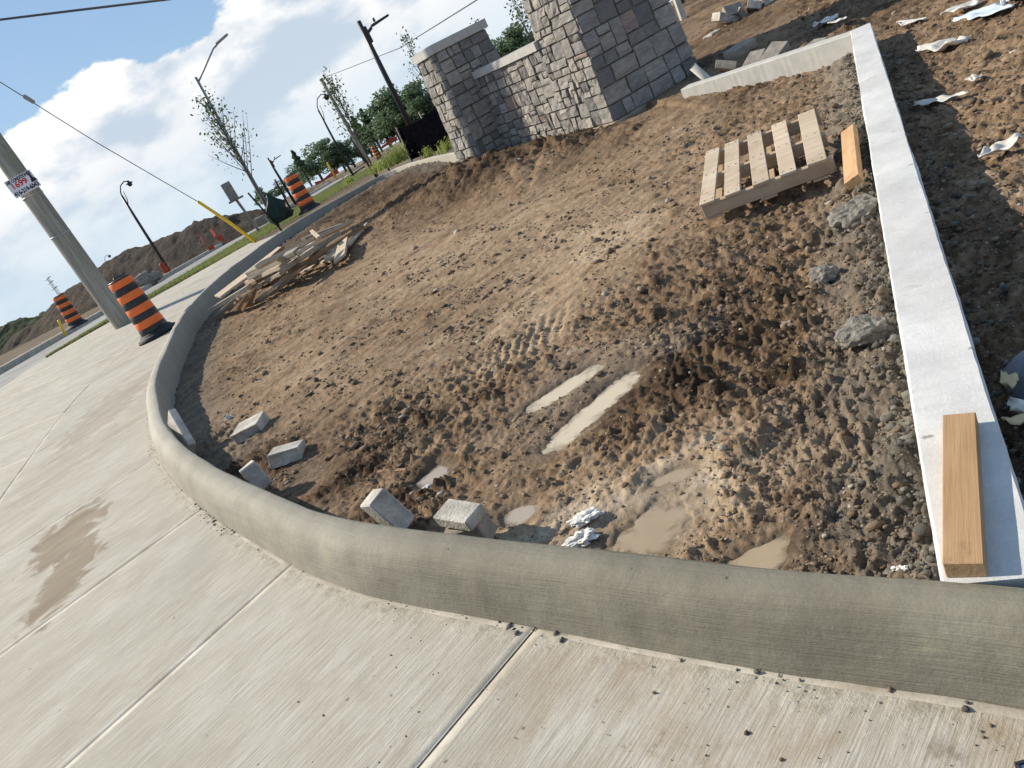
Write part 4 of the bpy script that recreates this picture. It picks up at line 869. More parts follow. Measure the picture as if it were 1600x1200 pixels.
HEAPW = ['splintered board end showing low at the near side', 'half-hidden lath at the near left', 'short batten wedged crosswise', 'dull board in the shaded gap', 'narrow plank under the longest board', 'rough plank just behind the stick ends', 'buried board toward the far end', 'worn plank between grey beam and plywood', 'crooked lath near the middle', 'thin plank resting on the soil', 'weathered offcut beneath the peg']
for k in range(11):
    u_ = random.uniform(0, 1); cx_p = 330 + 560 * u_ + random.uniform(-40, 40); cy_p = 700 - 330 * u_ + random.uniform(-30, 60); ln = random.uniform(90, 170); h_ = random.uniform(.04, .30)
    a_p, b_p = (cx_p - ln, cy_p + ln * random.uniform(.5, .75)), (cx_p + ln, cy_p - ln * random.uniform(.5, .75)); pa = gnd(*zp(*a_p), h_ - .1); pb = gnd(*zp(*b_p), h_ - .1)
    za, zb = sz_(pa.x, pa.y), sz_(pb.x, pb.y); pa = gnd(*zp(*a_p), za + h_ * .5 + .02); pb = gnd(*zp(*b_p), zb + h_ + .02)
    plank(pa, pb, random.uniform(.06, .12), random.uniform(.03, .05), M[random.choice(['grey_board', 'brown_board', 'grey_board', 'pale_board'])], f'{HEAPW[k]} inside the plank heap by the kerb', up=(random.uniform(-.4, .3), random.uniform(-.3, .2), 1))

# ------------------------------------------------------------------ barrels
def barrel(loc, label, tilt=(0, 0), detail=True, scale=1.0):
    e = empty('traffic_barrel', loc, (tilt[0], tilt[1], random.uniform(0, 6))); e.scale = (scale,) * 3; tag(e, label, 'traffic barrel', 'orange and black traffic barrels')
    zz = [.10, .20, .325, .44, .565, .68, .805, .92, 1.03]; rad = lambda z: .235 - .045 * (z - .1) / .95
    cols = ['black_band', 'orange', 'black_band', 'orange', 'black_band', 'orange', 'black_band', 'orange']
    for k in range(8):
        z0, z1 = zz[k], zz[k + 1]; pr = [(rad(z0) - .006, z0), (rad(z0), z0 + .008), (rad(z1), z1 - .008), (rad(z1) - .006, z1)]
        v, f = lathe(pr); mobj('band', v, f, M[cols[k]], e, True)
    v, f = lathe([(rad(1.03) - .006, 1.03), (.188, 1.045), (.175, 1.06), (.16, 1.063), (.10, 1.05), (.001, 1.05)]); capo = mobj('top_cap', v, f, M['black_band'], e, True)
    v, f = lathe([(.23, .10), (.25, .105), (.275, .09), (.28, .07), (.30, .062), (.33, .05), (.335, .02), (.345, .0), (.0, .0)]); mobj('base_ring', v, f, M['rubber'], e, True)
    if detail: tubeo('handle', [(-.08, 0, 1.05), (-.06, 0, 1.09), (.06, 0, 1.09), (.08, 0, 1.05)], .014, M['black_band'], capo, 6)
    return e
p = gnd(246, 521, .03); barrel((p.x, p.y, .0), 'large near orange and black traffic barrel beside the curved kerb', (R(-2.5), R(.5)))
def on_terr(x, y, step=.05):
    d = ray(x, y); t = 4.0
    while t < 300:
        q0 = CAM + d * t
        if q0.z < tz(q0.x, q0.y): return q0
        t += step
    return CAM + d * 60
p = aty(121, 508, 25.5); barrel((p.x, p.y, p.z - .02), 'small traffic barrel at the far left across the road', (R(-3), R(-1)), False)
p = aty(484, 327, 22.6); barrel((p.x, p.y, p.z - .02), 'traffic barrel behind the far kerb beside the green tarp', (R(-2), 0), False)
p = aty(588, 239, 62); barrel((p.x, p.y, p.z - .5), 'tiny distant traffic barrel left of the black fabric fence', (0, 0), False)

# ------------------------------------------------------------------ utility pole, flyer, guy wire
U = gnd(195, 507); LEAN = .03
def upv(h): return Vector((U.x - .008 * h, U.y + LEAN * h, h))
pole = empty('utility_pole', (U.x, U.y, 0)); tag(pole, 'thick weathered wooden utility pole beside the sidewalk at the left', 'utility pole')
tubeo('shaft', [upv(h) - Vector((U.x, U.y, 0)) for h in (-.2, 0, 2, 4, 6, 8, 10)], [.228, .224, .212, .20, .186, .172, .158], M['pole'], pole, 24)
tubeo('ground_wire_cover', [upv(h) - Vector((U.x, U.y, 0)) + Vector((.05, -.165 + .012 * h / 10 * 3.5, 0)) for h in (.1, 3, 6)], .022, M['galv'], pole, 6)
for h in (2.2, 3.1): tubeo('strap', [upv(h) - Vector((U.x, U.y, 0)) + Vector((0, 0, z)) for z in (0, .03)], .215, M['galv'], pole, 24)
# flyer
sp = aty(36, 288, U.y - .16); view = (CAM - sp); view.z = 0; view.normalize(); fl = empty('flyer_sign', sp)
fx = Vector((0, 0, 1)).cross(view).normalized(); fl.matrix_basis = frame_M(sp + view * .09, fx, Vector((0, LEAN, 1))) @ Matrix.Rotation(R(90), 4, 'X') @ Matrix.Rotation(R(3), 4, 'Z'); tag(fl, 'small white flyer advertising an air conditioner, nailed to the utility pole', 'flyer')
FW, FH = .54, .36
box('board', (FW, FH, .008), M['white_sign'], fl, None, .002)
def text(body, size, loc, mat, parent, bold=.0, width=None):
    cu_ = bpy.data.curves.new('lettering', 'FONT'); cu_.body = body; cu_.size = size; cu_.align_x = 'CENTER'; cu_.align_y = 'CENTER'; cu_.extrude = .001; cu_.offset = bold; cu_.resolution_u = 3
    t = bpy.data.objects.new('tmp', cu_); COL.objects.link(t); bpy.context.view_layer.update()
    me = bpy.data.meshes.new_from_object(t.evaluated_get(bpy.context.evaluated_depsgraph_get())); bpy.data.objects.remove(t)
    xs = [v.co.x for v in me.vertices]; sx = width / (max(xs) - min(xs)) if width else 1
    for v in me.vertices: v.co.x *= sx
    me.materials.clear(); me.materials.append(mat); o = bpy.data.objects.new('lettering', me); COL.objects.link(o); o.parent = parent; o.location = loc; return o
text('AIR CONDITIONER', .085, (0, FH * .36, .006), M['ink'], fl, .004, FW * .94)
text('1699', .155, (-.05, .03, .006), M['red_ink'], fl, .005, .30)
text('416-219-6043', .115, (0, -FH * .33, .006), M['ink'], fl, .005, FW * .94)
mobj('printed_unit', [(.155, -.055, .006), (.285, -.055, .006), (.27, -.02, .006), (.235, .03, .006), (.232, .115, .006), (.19, .115, .006), (.187, .03, .006), (.165, -.02, .006)], [tuple(range(8))], M['ink'], fl)
# guy wire with yellow guard
ga = aty(402, 376, 21.6); gt = upv(6.1); gdir = (gt - ga)
guard_top = aty(309, 315, ga.y + (gt.y - ga.y) * .30)
guy = empty('guy_wire', ga); tag(guy, 'thin guy wire running down from the pole to a yellow guard', 'guy wire')
gm = ga + (aty(309, 315, 21.0) - ga)
wtop = aty(0, 128, 18.9); wfar = wtop + (wtop - gm).normalized() * 3.2
tubeo('strand', [gm - ga, aty(150, 222, 20) - ga, wtop - ga, wfar - ga], .011, M['wire'], guy, 6)
ins_p = aty(45, 155, 19.2) - ga; wv = (wtop - gm).normalized(); tubeo('insulator', [ins_p - wv * .13, ins_p - wv * .1, ins_p + wv * .1, ins_p + wv * .13], [.012, .045, .05, .012], M['galv'], guy, 8)
tubeo('guard', [Vector((0, 0, -.15)), (gm - ga) * .5, (gm - ga)], [.045, .045, .04], M['yellow'], guy, 10)
# overhead lines
o = tubeo('overhead_cable', [aty(-300, 62, 17), aty(-100, 43, 16), aty(120, 16, 15.2), aty(262, -1, 14.6), aty(600, -60, 12)], .019, M['wire'], None, 6); tag(o, 'thick dark cable crossing the upper left corner of the sky', 'cable')

# second pole
def ypole(name, label, cat, base_px, top_px, Y, rb, rt, mat, seg=12):
    b = aty(*base_px, Y); t = aty(*top_px, Y + .03 * 8); e = empty(name, b); tag(e, label, cat); return e, b, t
e, b, t = ypole('utility_pole', 'tall grey wooden pole behind the leafy sapling by the road', 'utility pole', (580, 262), (501, 123), 70, 0, 0, None)
tubeo('shaft', [Vector((0, 0, -1)), (t - b)], [.19, .15], M['pole'], e, 12)
o = tubeo('overhead_cable', [t, t * .75 + aty(625, 78, 55) * .25 - Vector((0, 0, 0)), aty(625, 75, 50), aty(745, 0, 30), aty(900, -110, 20)], .025, M['wire'], None, 5); tag(o, 'thin cable rising to the right from the distant pole', 'cable')
o.data.transform(Matrix.Identity(4))

# ------------------------------------------------------------------ street lights
def lamp_straight(name, base_px, top_px, Y, r, label, mat, drop=.6, head=1.0, side_dir=1):
    b = aty(*base_px, Y); t = aty(*top_px, Y + .02 * 5); e = empty(name, b); tag(e, label, 'street light'); v = t - b
    tubeo('shaft', [Vector((0, 0, -drop)), v * .5, v], [r * 1.15, r, r * .85], mat, e, 12); return e, v
def slab_head(e, v, r, L, mat, hdir):
    h = Vector(hdir).normalized(); up = v.normalized(); a = v - up * r * 5.5
    tubeo('arm', [a, a + h * L * .3 + up * r * 1.6], r * .55, mat, e, 8)
    box('bracket', (r * 1.6, r * 1.6, r * 6), mat, e, frame_M(a + h * r * .8, h, up), r * .2)
    c = a + h * L * .68 + up * r * 2.4; hm = frame_M(c, h + up * .12, up)
    bm = bmesh.new(); bmesh.ops.create_cube(bm, size=1)
    for q in bm.verts:
        f = .55 if q.co.x > 0 else .8
        q.co = Vector((q.co.x * L * .75, q.co.y * L * .38 * f, q.co.z * L * .13 * (f if q.co.z > 0 else .4)))
    bmesh.ops.bevel(bm, geom=bm.edges[:], offset=L * .03, segments=2, affect='EDGES'); o = bmobj('lamp_head', bm, mat, e); o.matrix_basis = hm
    tubeo('photocell', [c + up * L * .05 - h * L * .18, c + up * L * .17 - h * L * .18], r * .45, mat, e, 8)
xr = Vector((1, .25, 0)).normalized()
e, v = lamp_straight('street_light', (645, 204), (560, 33), 27, .085, 'tall black street light with flat head near the stone wall', M['black_metal'], 1.2); slab_head(e, v, .085, .95, M['black_metal'], xr)
e, v = lamp_straight('street_light', (457, 310), (418, 247), 60, .09, 'small distant black street light with flat head above the barrel', M['black_metal'], 1.0); slab_head(e, v, .09, .9, M['black_metal'], xr)
def lantern(e, v, r, mat, s=1.0):
    up = v.normalized(); h = xr; a = v - up * .25 * s
    pts = [a + h * (.0), a + h * .05 * s + up * .45 * s, a + h * .28 * s + up * .85 * s, a + h * .65 * s + up * 1.0 * s, a + h * .85 * s + up * .9 * s]; tubeo('arm', pts, r * .45, mat, e, 6)
    tubeo('scroll', [a - up * .6 * s, a + h * .2 * s - up * .1 * s, a + h * .25 * s + up * .45 * s], r * .3, mat, e, 5)
    c = a + h * .88 * s + up * .82 * s; vv, ff = lathe([(.001, .14 * s), (.07 * s, .12 * s), (.10 * s, .02 * s), (.25 * s, -.05 * s), (.27 * s, -.09 * s), (.16 * s, -.12 * s), (.13 * s, -.26 * s), (.001, -.30 * s)], 14); o = mobj('lantern', vv, ff, mat, e, True); o.location = c
e, v = lamp_straight('street_light', (264, 423), (190, 306), 44, .075, 'black lantern street light with curled arm in front of the earth mound', M['black_metal']); lantern(e, v, .075, M['black_metal'], .75)
e, v = lamp_straight('street_light', (546, 264), (497, 172), 62, .085, 'black lantern street light before the distant trees', M['black_metal']); lantern(e, v, .085, M['black_metal'], 1.15)
e, v = lamp_straight('street_light', (177, 425), (165, 410), 110, .07, 'far lantern tip peeping over the earth mound behind the big pole', M['black_metal']); lantern(e, v, .07, M['black_metal'], 1.0)
# cobra head
e, v = lamp_straight('street_light', (432, 350), (305, 121), 40, .095, 'tall grey street light with long bent arm behind the sapling', M['galv'], .5)
up = v.normalized(); a = v - up * .25; c = Vector((aty(335, 72, 40) - aty(432, 350, 40))); arm2 = c; tubeo('arm', [a, a * .45 + arm2 * .55, arm2 * .93 + a * .07, arm2 + xr * .12], .04, M['galv'], e, 8)
hd = arm2 + xr * .45 + Vector((0, 0, .12)); bm = bmesh.new(); bmesh.ops.create_cube(bm, size=1)
for q in bm.verts: q.co = Vector((q.co.x * .75, q.co.y * .28 * (.6 if q.co.x > 0 else 1), q.co.z * .10))
bmesh.ops.bevel(bm, geom=bm.edges[:], offset=.03, segments=2, affect='EDGES'); o = bmobj('lamp_head', bm, M['galv'], e); o.matrix_basis = frame_M(hd, xr + Vector((0, 0, .25)), (0, 0, 1))

# timber post with board (back of a notice)
b = aty(397, 348, 36); e = empty('notice_post', b); tag(e, 'brown timber post carrying a plain board seen from behind', 'notice post'); t = aty(352, 289, 36.5) - b
tubeo('post', [Vector((0, 0, -.4)), t * .9], .075, M['plum'], e, 4, False); box('panel', (.42, .08, .80), M['plum'], e, frame_M(t * .84 + Vector((0, -.09, 0)), (1, .2, 0), t), .01); box('cross_bar', (.7, .06, .08), M['plum'], e, frame_M(t * .62 + Vector((0, -.06, 0)), (1, .2, 0), t), .005)
# radio mast far left
b = aty(100, 470, 300); e = empty('radio_mast', b); tag(e, 'distant lattice radio mast left of the utility pole', 'mast'); t = aty(74, 435, 300) - b
for k in range(3):
    o_ = Vector((math.cos(k * 2.1) * .9, math.sin(k * 2.1) * .9, 0)); tubeo('leg', [o_ - Vector((0, 0, 8)), t + o_ * .4], .09, M['galv'], e, 4)
for k in range(1, 14):
    q0 = t * (k / 14); sg_ = 1 if k % 2 else -1; tubeo('brace', [q0 + Vector((-.7 * sg_, 0, 0)), q0 + t / 14 + Vector((0.7 * sg_, 0, 0))], .05, M['galv'], e, 4)
for k in (.55, .8, .98): tubeo('antenna', [t * k + Vector((-1.3, 0, 0)), t * k + Vector((1.3, 0, .3))], .16, M['galv'], e, 5)

# ------------------------------------------------------------------ vegetation
def leafcloud(C_, size, mat, name, parent, jit=1.0, flatz=.6):
    n = len(C_); nrm = rng.normal(size=(n, 3)); nrm[:, 2] = np.abs(nrm[:, 2]) * 1.2; nrm /= np.linalg.norm(nrm, axis=1)[:, None]
    a = np.cross(nrm, rng.normal(size=(n, 3))); a /= np.linalg.norm(a, axis=1)[:, None]; b = np.cross(nrm, a)
    s = (size * rng.uniform(.55, 1.35, n))[:, None]; C_ = np.asarray(C_)
    V = np.stack([C_ - a * s, C_ + b * s * .55 + nrm * s * .12, C_ + a * s, C_ - b * s * .55 + nrm * s * .12], 1).reshape(-1, 3)
    Fq = np.arange(n * 4).reshape(n, 4); return mobj(name, V, Fq, mat, parent)
def young_tree(base, top, label, spread, n_br, leaves_per, leaf, lo=.35, name='young_tree', trunk_r=.03, stakes=True):
    e = empty(name, base); tag(e, label, 'young tree'); ax = Vector(top) - Vector(base); L = ax.length
    pts = [ax * k + Vector((.015 * L * mnoise.noise(Vector((k * 4, base[0], 0))), .0, 0)) for k in (-.03, .2, .4, .6, .8, 1)]
    tubeo('trunk', pts, [trunk_r, trunk_r * .9, trunk_r * .75, trunk_r * .55, trunk_r * .35, .004], M['bark'], e, 8)
    parts = []; lc = []
    for i in range(n_br):
        k = lo + (1 - lo) * (i + random.random()) / n_br * .97; p0 = ax * k; az = i * 2.4 + random.uniform(-.5, .5); sp_ = spread * (1.15 - ((k - lo) / (1 - lo)) ** 1.3) * random.uniform(.6, 1.2)
        d = Vector((math.cos(az) * sp_, math.sin(az) * sp_, sp_ * random.uniform(.9, 1.8) + .05 * L)); p1 = p0 + d * .5 + Vector((0, 0, -.03)); p2 = p0 + d
        parts.append(tube([p0, p1, p2], [trunk_r * .32, trunk_r * .22, .003], 5))
        for _ in range(leaves_per):
            t_ = random.uniform(.2, 1.05); q0 = p0.lerp(p2, t_); lc.append(q0 + Vector([random.gauss(0, .075 * (1 + spread)) for _ in range(3)]))
    v, f = merge(parts); mobj('branches', v, f, M['bark'], e); leafcloud(np.array([tuple(x) for x in lc]), leaf, M['leaf'], 'crown', e)['kind'] = 'stuff'; return e
def yt(bp, tp, Y, *a, **k): return young_tree(aty(*bp, Y), aty(*tp, Y + .1), *a, **k)
yt((433, 348), (322, 160), 23.2, 'sapling with a loose oval crown in front of the tall grey street light', .62, 34, 18, .045, .36, trunk_r=.045)
yt((590, 275), (513, 125), 24.5, 'slim sapling growing along the distant wooden pole', .34, 30, 22, .042, .34, trunk_r=.035)
yt((690, 185), (634, 58), 23.0, 'thin sapling right of the tall black street light', .30, 26, 13, .04, .12, trunk_r=.028)
yt((775, 105), (742, 34), 22.0, 'sapling tip showing just above the left pier coping', .16, 12, 9, .04, .2, trunk_r=.02)
yt((862, 120), (802, 6), 21.0, 'sapling showing above the low wall beside the tall pier', .34, 24, 16, .042, .2, trunk_r=.028)
# tarp bag round the first sapling and its stakes
tb = aty(432, 340, 22.9); V = []; Fq = []
rings = [(0, .23), (.12, .26), (.28, .27), (.45, .20), (.6, .12), (.72, .06), (.8, .03)]; ns_ = 22
for z_, r_0 in rings:
    for k in range(ns_):
        a = 6.283 * k / ns_; rr_ = r_0 * (1 + .55 * mnoise.noise(Vector((math.cos(a) * 2.2, math.sin(a) * 2.2, z_ * 5)))); V.append((rr_ * math.cos(a) * 1.25, rr_ * math.sin(a), z_ - .1))
for i in range(len(rings) - 1):
    for k in range(ns_): Fq.append((i * ns_ + k, i * ns_ + (k + 1) % ns_, (i + 1) * ns_ + (k + 1) % ns_, (i + 1) * ns_ + k))
o = mobj('watering_bag', V, Fq, M['tarp'], None, True); o.location = tb + Vector((.12, 0, -.05)); tag(o, 'dark green watering bag wrapped round the foot of the first sapling', 'watering bag')
def stake(bp, tp, Y, label, r=.028, mat='black_metal', drop=.25):
    b = aty(*bp, Y); t = aty(*tp, Y); o = tubeo('stake', [Vector((0, 0, -drop)), (t - b) * .97, t - b], [r, r, r * .6], M[mat], None, 6); o.location = b; tag(o, label, 'stake')
stake((433, 348), (387, 301), 22.6, 'dark stake leaning left of the green watering bag'); stake((447, 315), (429, 280), 23.2, 'dark stake behind the green watering bag')
stake((583, 267), (547, 215), 23.4, 'dark stake left of the grassy weeds'); stake((603, 256), (580, 217), 24.5, 'dark stake beside the tall weeds near the black fabric fence')
stake((523, 275), (511, 254), 50, 'distant yellow-green marker post by the road', .05, 'yellow')
stake((96, 515), (91, 500), 30, 'short yellow marker post left of the far barrel', .05, 'yellow')
# silt fence
sf = empty('fabric_fence', aty(645, 250, 21.5)); tag(sf, 'black fabric fence on posts beside the left stone pier', 'fence'); SB = sf.location
s0b, s0t = aty(643, 250, 21.2), aty(620, 202, 21.2); s1b, s1t = aty(735, 215, 17.5), aty(700, 150, 17.5)
V = []; NX, NZ = 26, 8
for i in range(NX):
    for j in range(NZ):
        u, v_ = i / (NX - 1), j / (NZ - 1); b_ = s0b.lerp(s1b, u); t_ = s0t.lerp(s1t, u); q0 = b_.lerp(t_, v_) - Vector((0, 0, .10 * math.sin(u * 3.14) * v_))
        q0 += Vector((.05, .12, 0)) * math.sin(u * 9 + v_) * .6 + Vector((0, .02, 0)) * math.sin(u * 40); V.append(q0 - SB)
mobj('fabric', V, [(i * NZ + j, (i + 1) * NZ + j, (i + 1) * NZ + j + 1, i * NZ + j + 1) for i in range(NX - 1) for j in range(NZ - 1)], M['cloth'], sf, True)
for u in (0, .5, 1): b_ = s0b.lerp(s1b, u); t_ = s0t.lerp(s1t, u); tubeo('post', [b_ - SB - Vector((0, 0, .3)), t_ - SB + (t_ - b_) * .06], .022, M['plum'], sf, 5)
# weeds
def weed(px_, py_, Y, h, n_, label):
    b = aty(px_, py_, Y); e = empty('weed_clump', b); tag(e, label, 'weeds', 'weeds near the fabric fence'); P_ = np.stack([rng.normal(0, .38 * h, n_), rng.normal(0, .38 * h, n_), np.full(n_, -.05)], 1); o = blades('blades', P_, rng.uniform(.4, 1, n_) * h, M['weed'], .014, .7); o.parent = e; o['kind'] = 'stuff'
    lc = np.stack([rng.normal(0, .42 * h, n_), rng.normal(0, .42 * h, n_), rng.uniform(.05, .9, n_) ** 1.5 * h], 1); leafcloud(lc, .03, M['weed'], 'leaves', e)['kind'] = 'stuff'
weed(626, 250, 21.3, .55, 160, 'tall yellow-green weeds at the left edge of the black fabric fence'); weed(606, 258, 22, .32, 120, 'low bright weeds between the stakes and the fabric fence'); weed(590, 266, 22.5, .30, 90, 'dark leafy weeds at the foot of the second sapling'); weed(700, 232, 18.3, .30, 60, 'green weeds in front of the black fabric by the stone pier'); weed(672, 241, 19.5, .25, 50, 'sparse weeds before the middle of the black fabric')
weed(545, 283, 24, .22, 60, 'low dry weeds beside the road above the far kerb')

# distant trees
def tree_mesh(seed, kind):
    r_ = np.random.default_rng(seed); pts = []
    if kind == 'conifer':
        for _ in range(2600):
            h = r_.random() ** .7; rad = (1 - h) * .24 + .015; a = r_.uniform(0, 6.28); rr_ = rad * r_.uniform(.45, 1.05) * (1 + .3 * math.sin(h * 40 + a)); pts.append((rr_ * math.cos(a), rr_ * math.sin(a), .08 + .92 * h))
    else:
        nb = 13
        for i in range(nb):
            a = r_.uniform(0, 6.28); h = r_.uniform(.22, .86); rad = .36 * (1 - abs(h - .5) * 1.1) * r_.uniform(.2, 1); c = np.array([rad * math.cos(a), rad * math.sin(a), h]); s = r_.uniform(.10, .19)
            q0 = r_.normal(size=(240, 3)); q0 /= np.linalg.norm(q0, axis=1)[:, None]; q0 *= (s * r_.uniform(.55, 1.08, 240))[:, None]; pts += list(c + q0 * np.array([1, 1, .8]))
    me = leafcloud(np.array(pts), .026, M['hazed_far_leaf'], 'crown', None); mesh = me.data; bpy.data.objects.remove(me); return mesh
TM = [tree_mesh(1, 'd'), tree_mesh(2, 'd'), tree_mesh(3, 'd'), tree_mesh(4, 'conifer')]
tv, tf = tube([(0, 0, -.3), (0, 0, .3), (.02, 0, .8)], [.03, .022, .006], 7); trunk_me = bpy.data.meshes.new('trunk'); trunk_me.from_pydata([tuple(x) for x in tv], [], tf); trunk_me.materials.append(M['bark'])
TREES = [(470, 297, 452, 262, 170, 0, 'small distant tree at the left end of the tree line'), (487, 290, 462, 240, 150, 3, 'pointed conifer at the left of the distant tree line'), (505, 283, 480, 232, 155, 0, 'rounded broad tree left of the distant lantern'), (522, 274, 497, 222, 150, 1, 'big broad tree behind the distant lantern post'), (540, 266, 520, 225, 160, 2, 'broad tree right of the distant lantern post'), (556, 262, 534, 222, 150, 1, 'bushy tree behind the roadside cable'),
         (570, 254, 552, 216, 165, 0, 'low tree between lantern and wooden pole'), (582, 244, 550, 190, 150, 3, 'dark conifer just right of the wooden pole'), (597, 236, 566, 178, 145, 3, 'second dark conifer right of the wooden pole'), (612, 230, 580, 165, 145, 1, 'leafy tree left of the black fabric fence'), (628, 222, 596, 150, 140, 2, 'tall leafy tree behind the tall black street light'), (645, 214, 612, 138, 140, 0, 'tallest leafy tree right of the tall black street light'), (664, 204, 630, 136, 135, 1, 'leafy tree above the black fabric fence'), (684, 196, 650, 140, 135, 2, 'leafy tree partly behind the left stone pier'),
         (795, 135, 772, 68, 120, 0, 'tree crown above the wall coping, left one'), (815, 125, 790, 58, 120, 1, 'tree crown above the wall coping, middle one'), (838, 112, 808, 40, 118, 2, 'tree crown above the wall coping, right one beside the tall pier'), (422, 322, 408, 293, 110, 2, 'small round tree behind the first sapling'), (446, 307, 434, 284, 120, 0, 'small tree left of the far traffic barrel'), (745, 160, 722, 100, 130, 1, 'tree hidden behind the left pier')]
for bx_, by_, tx_, ty_, Y_, kind, lb in TREES:
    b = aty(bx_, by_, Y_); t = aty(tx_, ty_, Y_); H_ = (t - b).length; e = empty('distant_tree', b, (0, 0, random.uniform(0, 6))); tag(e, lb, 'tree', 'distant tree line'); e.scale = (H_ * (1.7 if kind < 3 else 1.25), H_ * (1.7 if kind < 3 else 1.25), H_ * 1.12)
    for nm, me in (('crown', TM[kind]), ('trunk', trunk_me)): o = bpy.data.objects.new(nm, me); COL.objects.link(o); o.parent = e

# ------------------------------------------------------------------ earth mounds across the road, hill
def mound(name, sky, Y, label, mat, base_drop=3.0, depth=7.0, seed=0, kind='structure', amp=.35):
    sky = [aty(x, y, Y) for x, y in sky]; xs = np.array([p.x for p in sky]); zs = np.array([p.z for p in sky])
    nx, ny = 220, 44; xx = np.linspace(xs.min() - 2, xs.max() + 2, nx); tops = np.interp(xx, xs, zs); V = []
    u = np.linspace(-1, 1, ny); XX, UU = np.meshgrid(xx, u, indexing='ij'); yy = Y + UU * depth; prof = np.clip(1 - np.abs(UU) ** 1.35, 0, 1)
    zb = tops.min() - base_drop; ZZ = zb + (tops[:, None] - zb) * prof + amp * (fbm(XX * .55, yy * .55, 5, 400 + seed, .6)) * (.25 + prof) + amp * .4 * billow(XX * 1.3, yy * 1.3, 3, 420 + seed) * prof
    i = np.arange(nx * ny).reshape(nx, ny); f = np.stack([i[:-1, :-1], i[1:, :-1], i[1:, 1:], i[:-1, 1:]], -1).reshape(-1, 4)
    o = mobj(name, np.stack([XX, yy, ZZ], -1).reshape(-1, 3), f, mat, smooth=True); tag(o, label, kind=kind); return o
mound('earth_mound', [(60, 505), (79, 486), (102, 460), (128, 440), (165, 409), (187, 397), (222, 386), (248, 374), (292, 355), (303, 349), (350, 339), (400, 329), (430, 322), (445, 330)], 58, 'long dark mound of dug earth across the road', M['mound'], 2.4, 13, 1)
mound('earth_mound', [(-60, 545), (0, 512), (17, 503), (64, 498), (90, 490), (110, 485)], 120, 'lower grassed mound at the far left edge', M['hill'], 5, 25, 5, amp=.5)
mound('hill', [(-200, 600), (-60, 540), (50, 500), (80, 482), (110, 470), (180, 430)], 420, 'distant blue-green hill at the left edge', M['hill'], 14, 60, 9, amp=2)
mound('far_bank', [(440, 312), (480, 294), (520, 277), (560, 262), (600, 236), (640, 216), (700, 190), (780, 150), (860, 110)], 104, 'brown graded bank in front of the distant trees', M['earth'], 4.5, 12, 12, amp=.25)

# small red and orange site things across the road
def redpiece(pts, Y, label, seed):
    P_ = [aty(x, y, Y) for x, y in pts]; b = P_[0]; V = []; Fq = []
    for i in range(len(P_)):
        for z_ in (0, 1): V.append(P_[i] - b + Vector((0, .15 * math.sin(i * 2 + seed), z_ * (.35 + .2 * math.sin(i * 1.7 + seed)))))
    for i in range(len(P_) - 1): Fq.append((2 * i, 2 * i + 2, 2 * i + 3, 2 * i + 1))
    o = mobj('safety_netting', V, Fq, M['redfence']); o.location = b; md = o.modifiers.new('solid', 'SOLIDIFY'); md.thickness = .04; tag(o, label, 'netting')
redpiece([(315, 376), (322, 384), (328, 391), (336, 389)], 43, 'crumpled red netting in front of the mound, left piece', 1); redpiece([(334, 372), (338, 366), (342, 376), (352, 378)], 44, 'crumpled red netting in front of the mound, right piece', 2)
redpiece([(494, 290), (505, 283), (517, 277), (530, 270)], 85, 'red netting lying along the far side of the distant road', 3); redpiece([(596, 233), (604, 228), (612, 224), (622, 219)], 85, 'red netting left of the black fabric fence in the distance', 4)
p = aty(258, 421, 43.5); v_, f_ = lathe([(.15, -.1), (.17, .1), (.14, .3), (.16, .42), (.10, .5), (.02, .51)], 12); o = mobj('orange_wrap', v_, f_, M['redfence'], None, True); o.location = p + Vector((0, 0, -.1)); tag(o, 'orange wrap round the foot of the lantern street light by the mound', 'wrap')
for k, (x_, y_) in enumerate([(226, 437), (236, 437), (243, 432)]):
    p = aty(x_, y_, 40); lump('boulder', p, .38 - .06 * k, M['boulder'], ['left', 'middle', 'right'][k] + ' boulder of three behind the near barrel across the road', 'boulder', k * 4.4, (1.2, 1, .9), True)
p = aty(408, 345, 38); box('utility_box', (.5, .4, .4), M['plum'], None, Matrix.Translation(p), .03); tag(bpy.data.objects['utility_box'], 'small brown box on the far kerb right of the notice post', 'box')

# ------------------------------------------------------------------ litter
def sheet(cx, cy, z, L, W_, ang, label, mat='plastic', seed=0, taper=1.2, cat='plastic sheet', hgt=.022, nx=22, ny=9, name='plastic_scrap', thick=.004):
    V = []
    for i in range(nx):
        u = i / (nx - 1) * 2 - 1; w_ = W_ * (1 - abs(u) ** taper * .85) * (1 + .35 * mnoise.noise(Vector((u * 3 + seed, seed, 0))))
        cyv = .25 * W_ * mnoise.noise(Vector((u * 1.7 + seed * 2, 3, seed)))
        for j in range(ny):
            v_ = j / (ny - 1) * 2 - 1; x = u * L * .5; y = v_ * w_ * .5 + cyv; f = mnoise.noise(Vector((u * 2.2 + seed, v_ * 1.4, seed * 1.3))); f2 = mnoise.noise(Vector((u * 4 + seed, v_ * 2.4, 9)))
            V.append(Vector((x, y, hgt * (.6 + .9 * f + .4 * f2))))
    o = mobj(name, V, [(i * ny + j, (i + 1) * ny + j, (i + 1) * ny + j + 1, i * ny + j + 1) for i in range(nx - 1) for j in range(ny - 1)], M[mat], None, True)
    o.location = (cx, cy, z); o.rotation_euler = (0, 0, ang); md = o.modifiers.new('solid', 'SOLIDIFY'); md.thickness = thick; tag(o, label, cat); return o
def sheet_px(pa, pb, W_, label, seed, mat='plastic', lift=.03, **k):
    a = gnd(*pa); b = gnd(*pb); c = (a + b) / 2; d = b - a; return sheet(c.x, c.y, sz_(c.x, c.y) + lift, d.length, W_, math.atan2(d.y, d.x), label, mat, seed, **k)
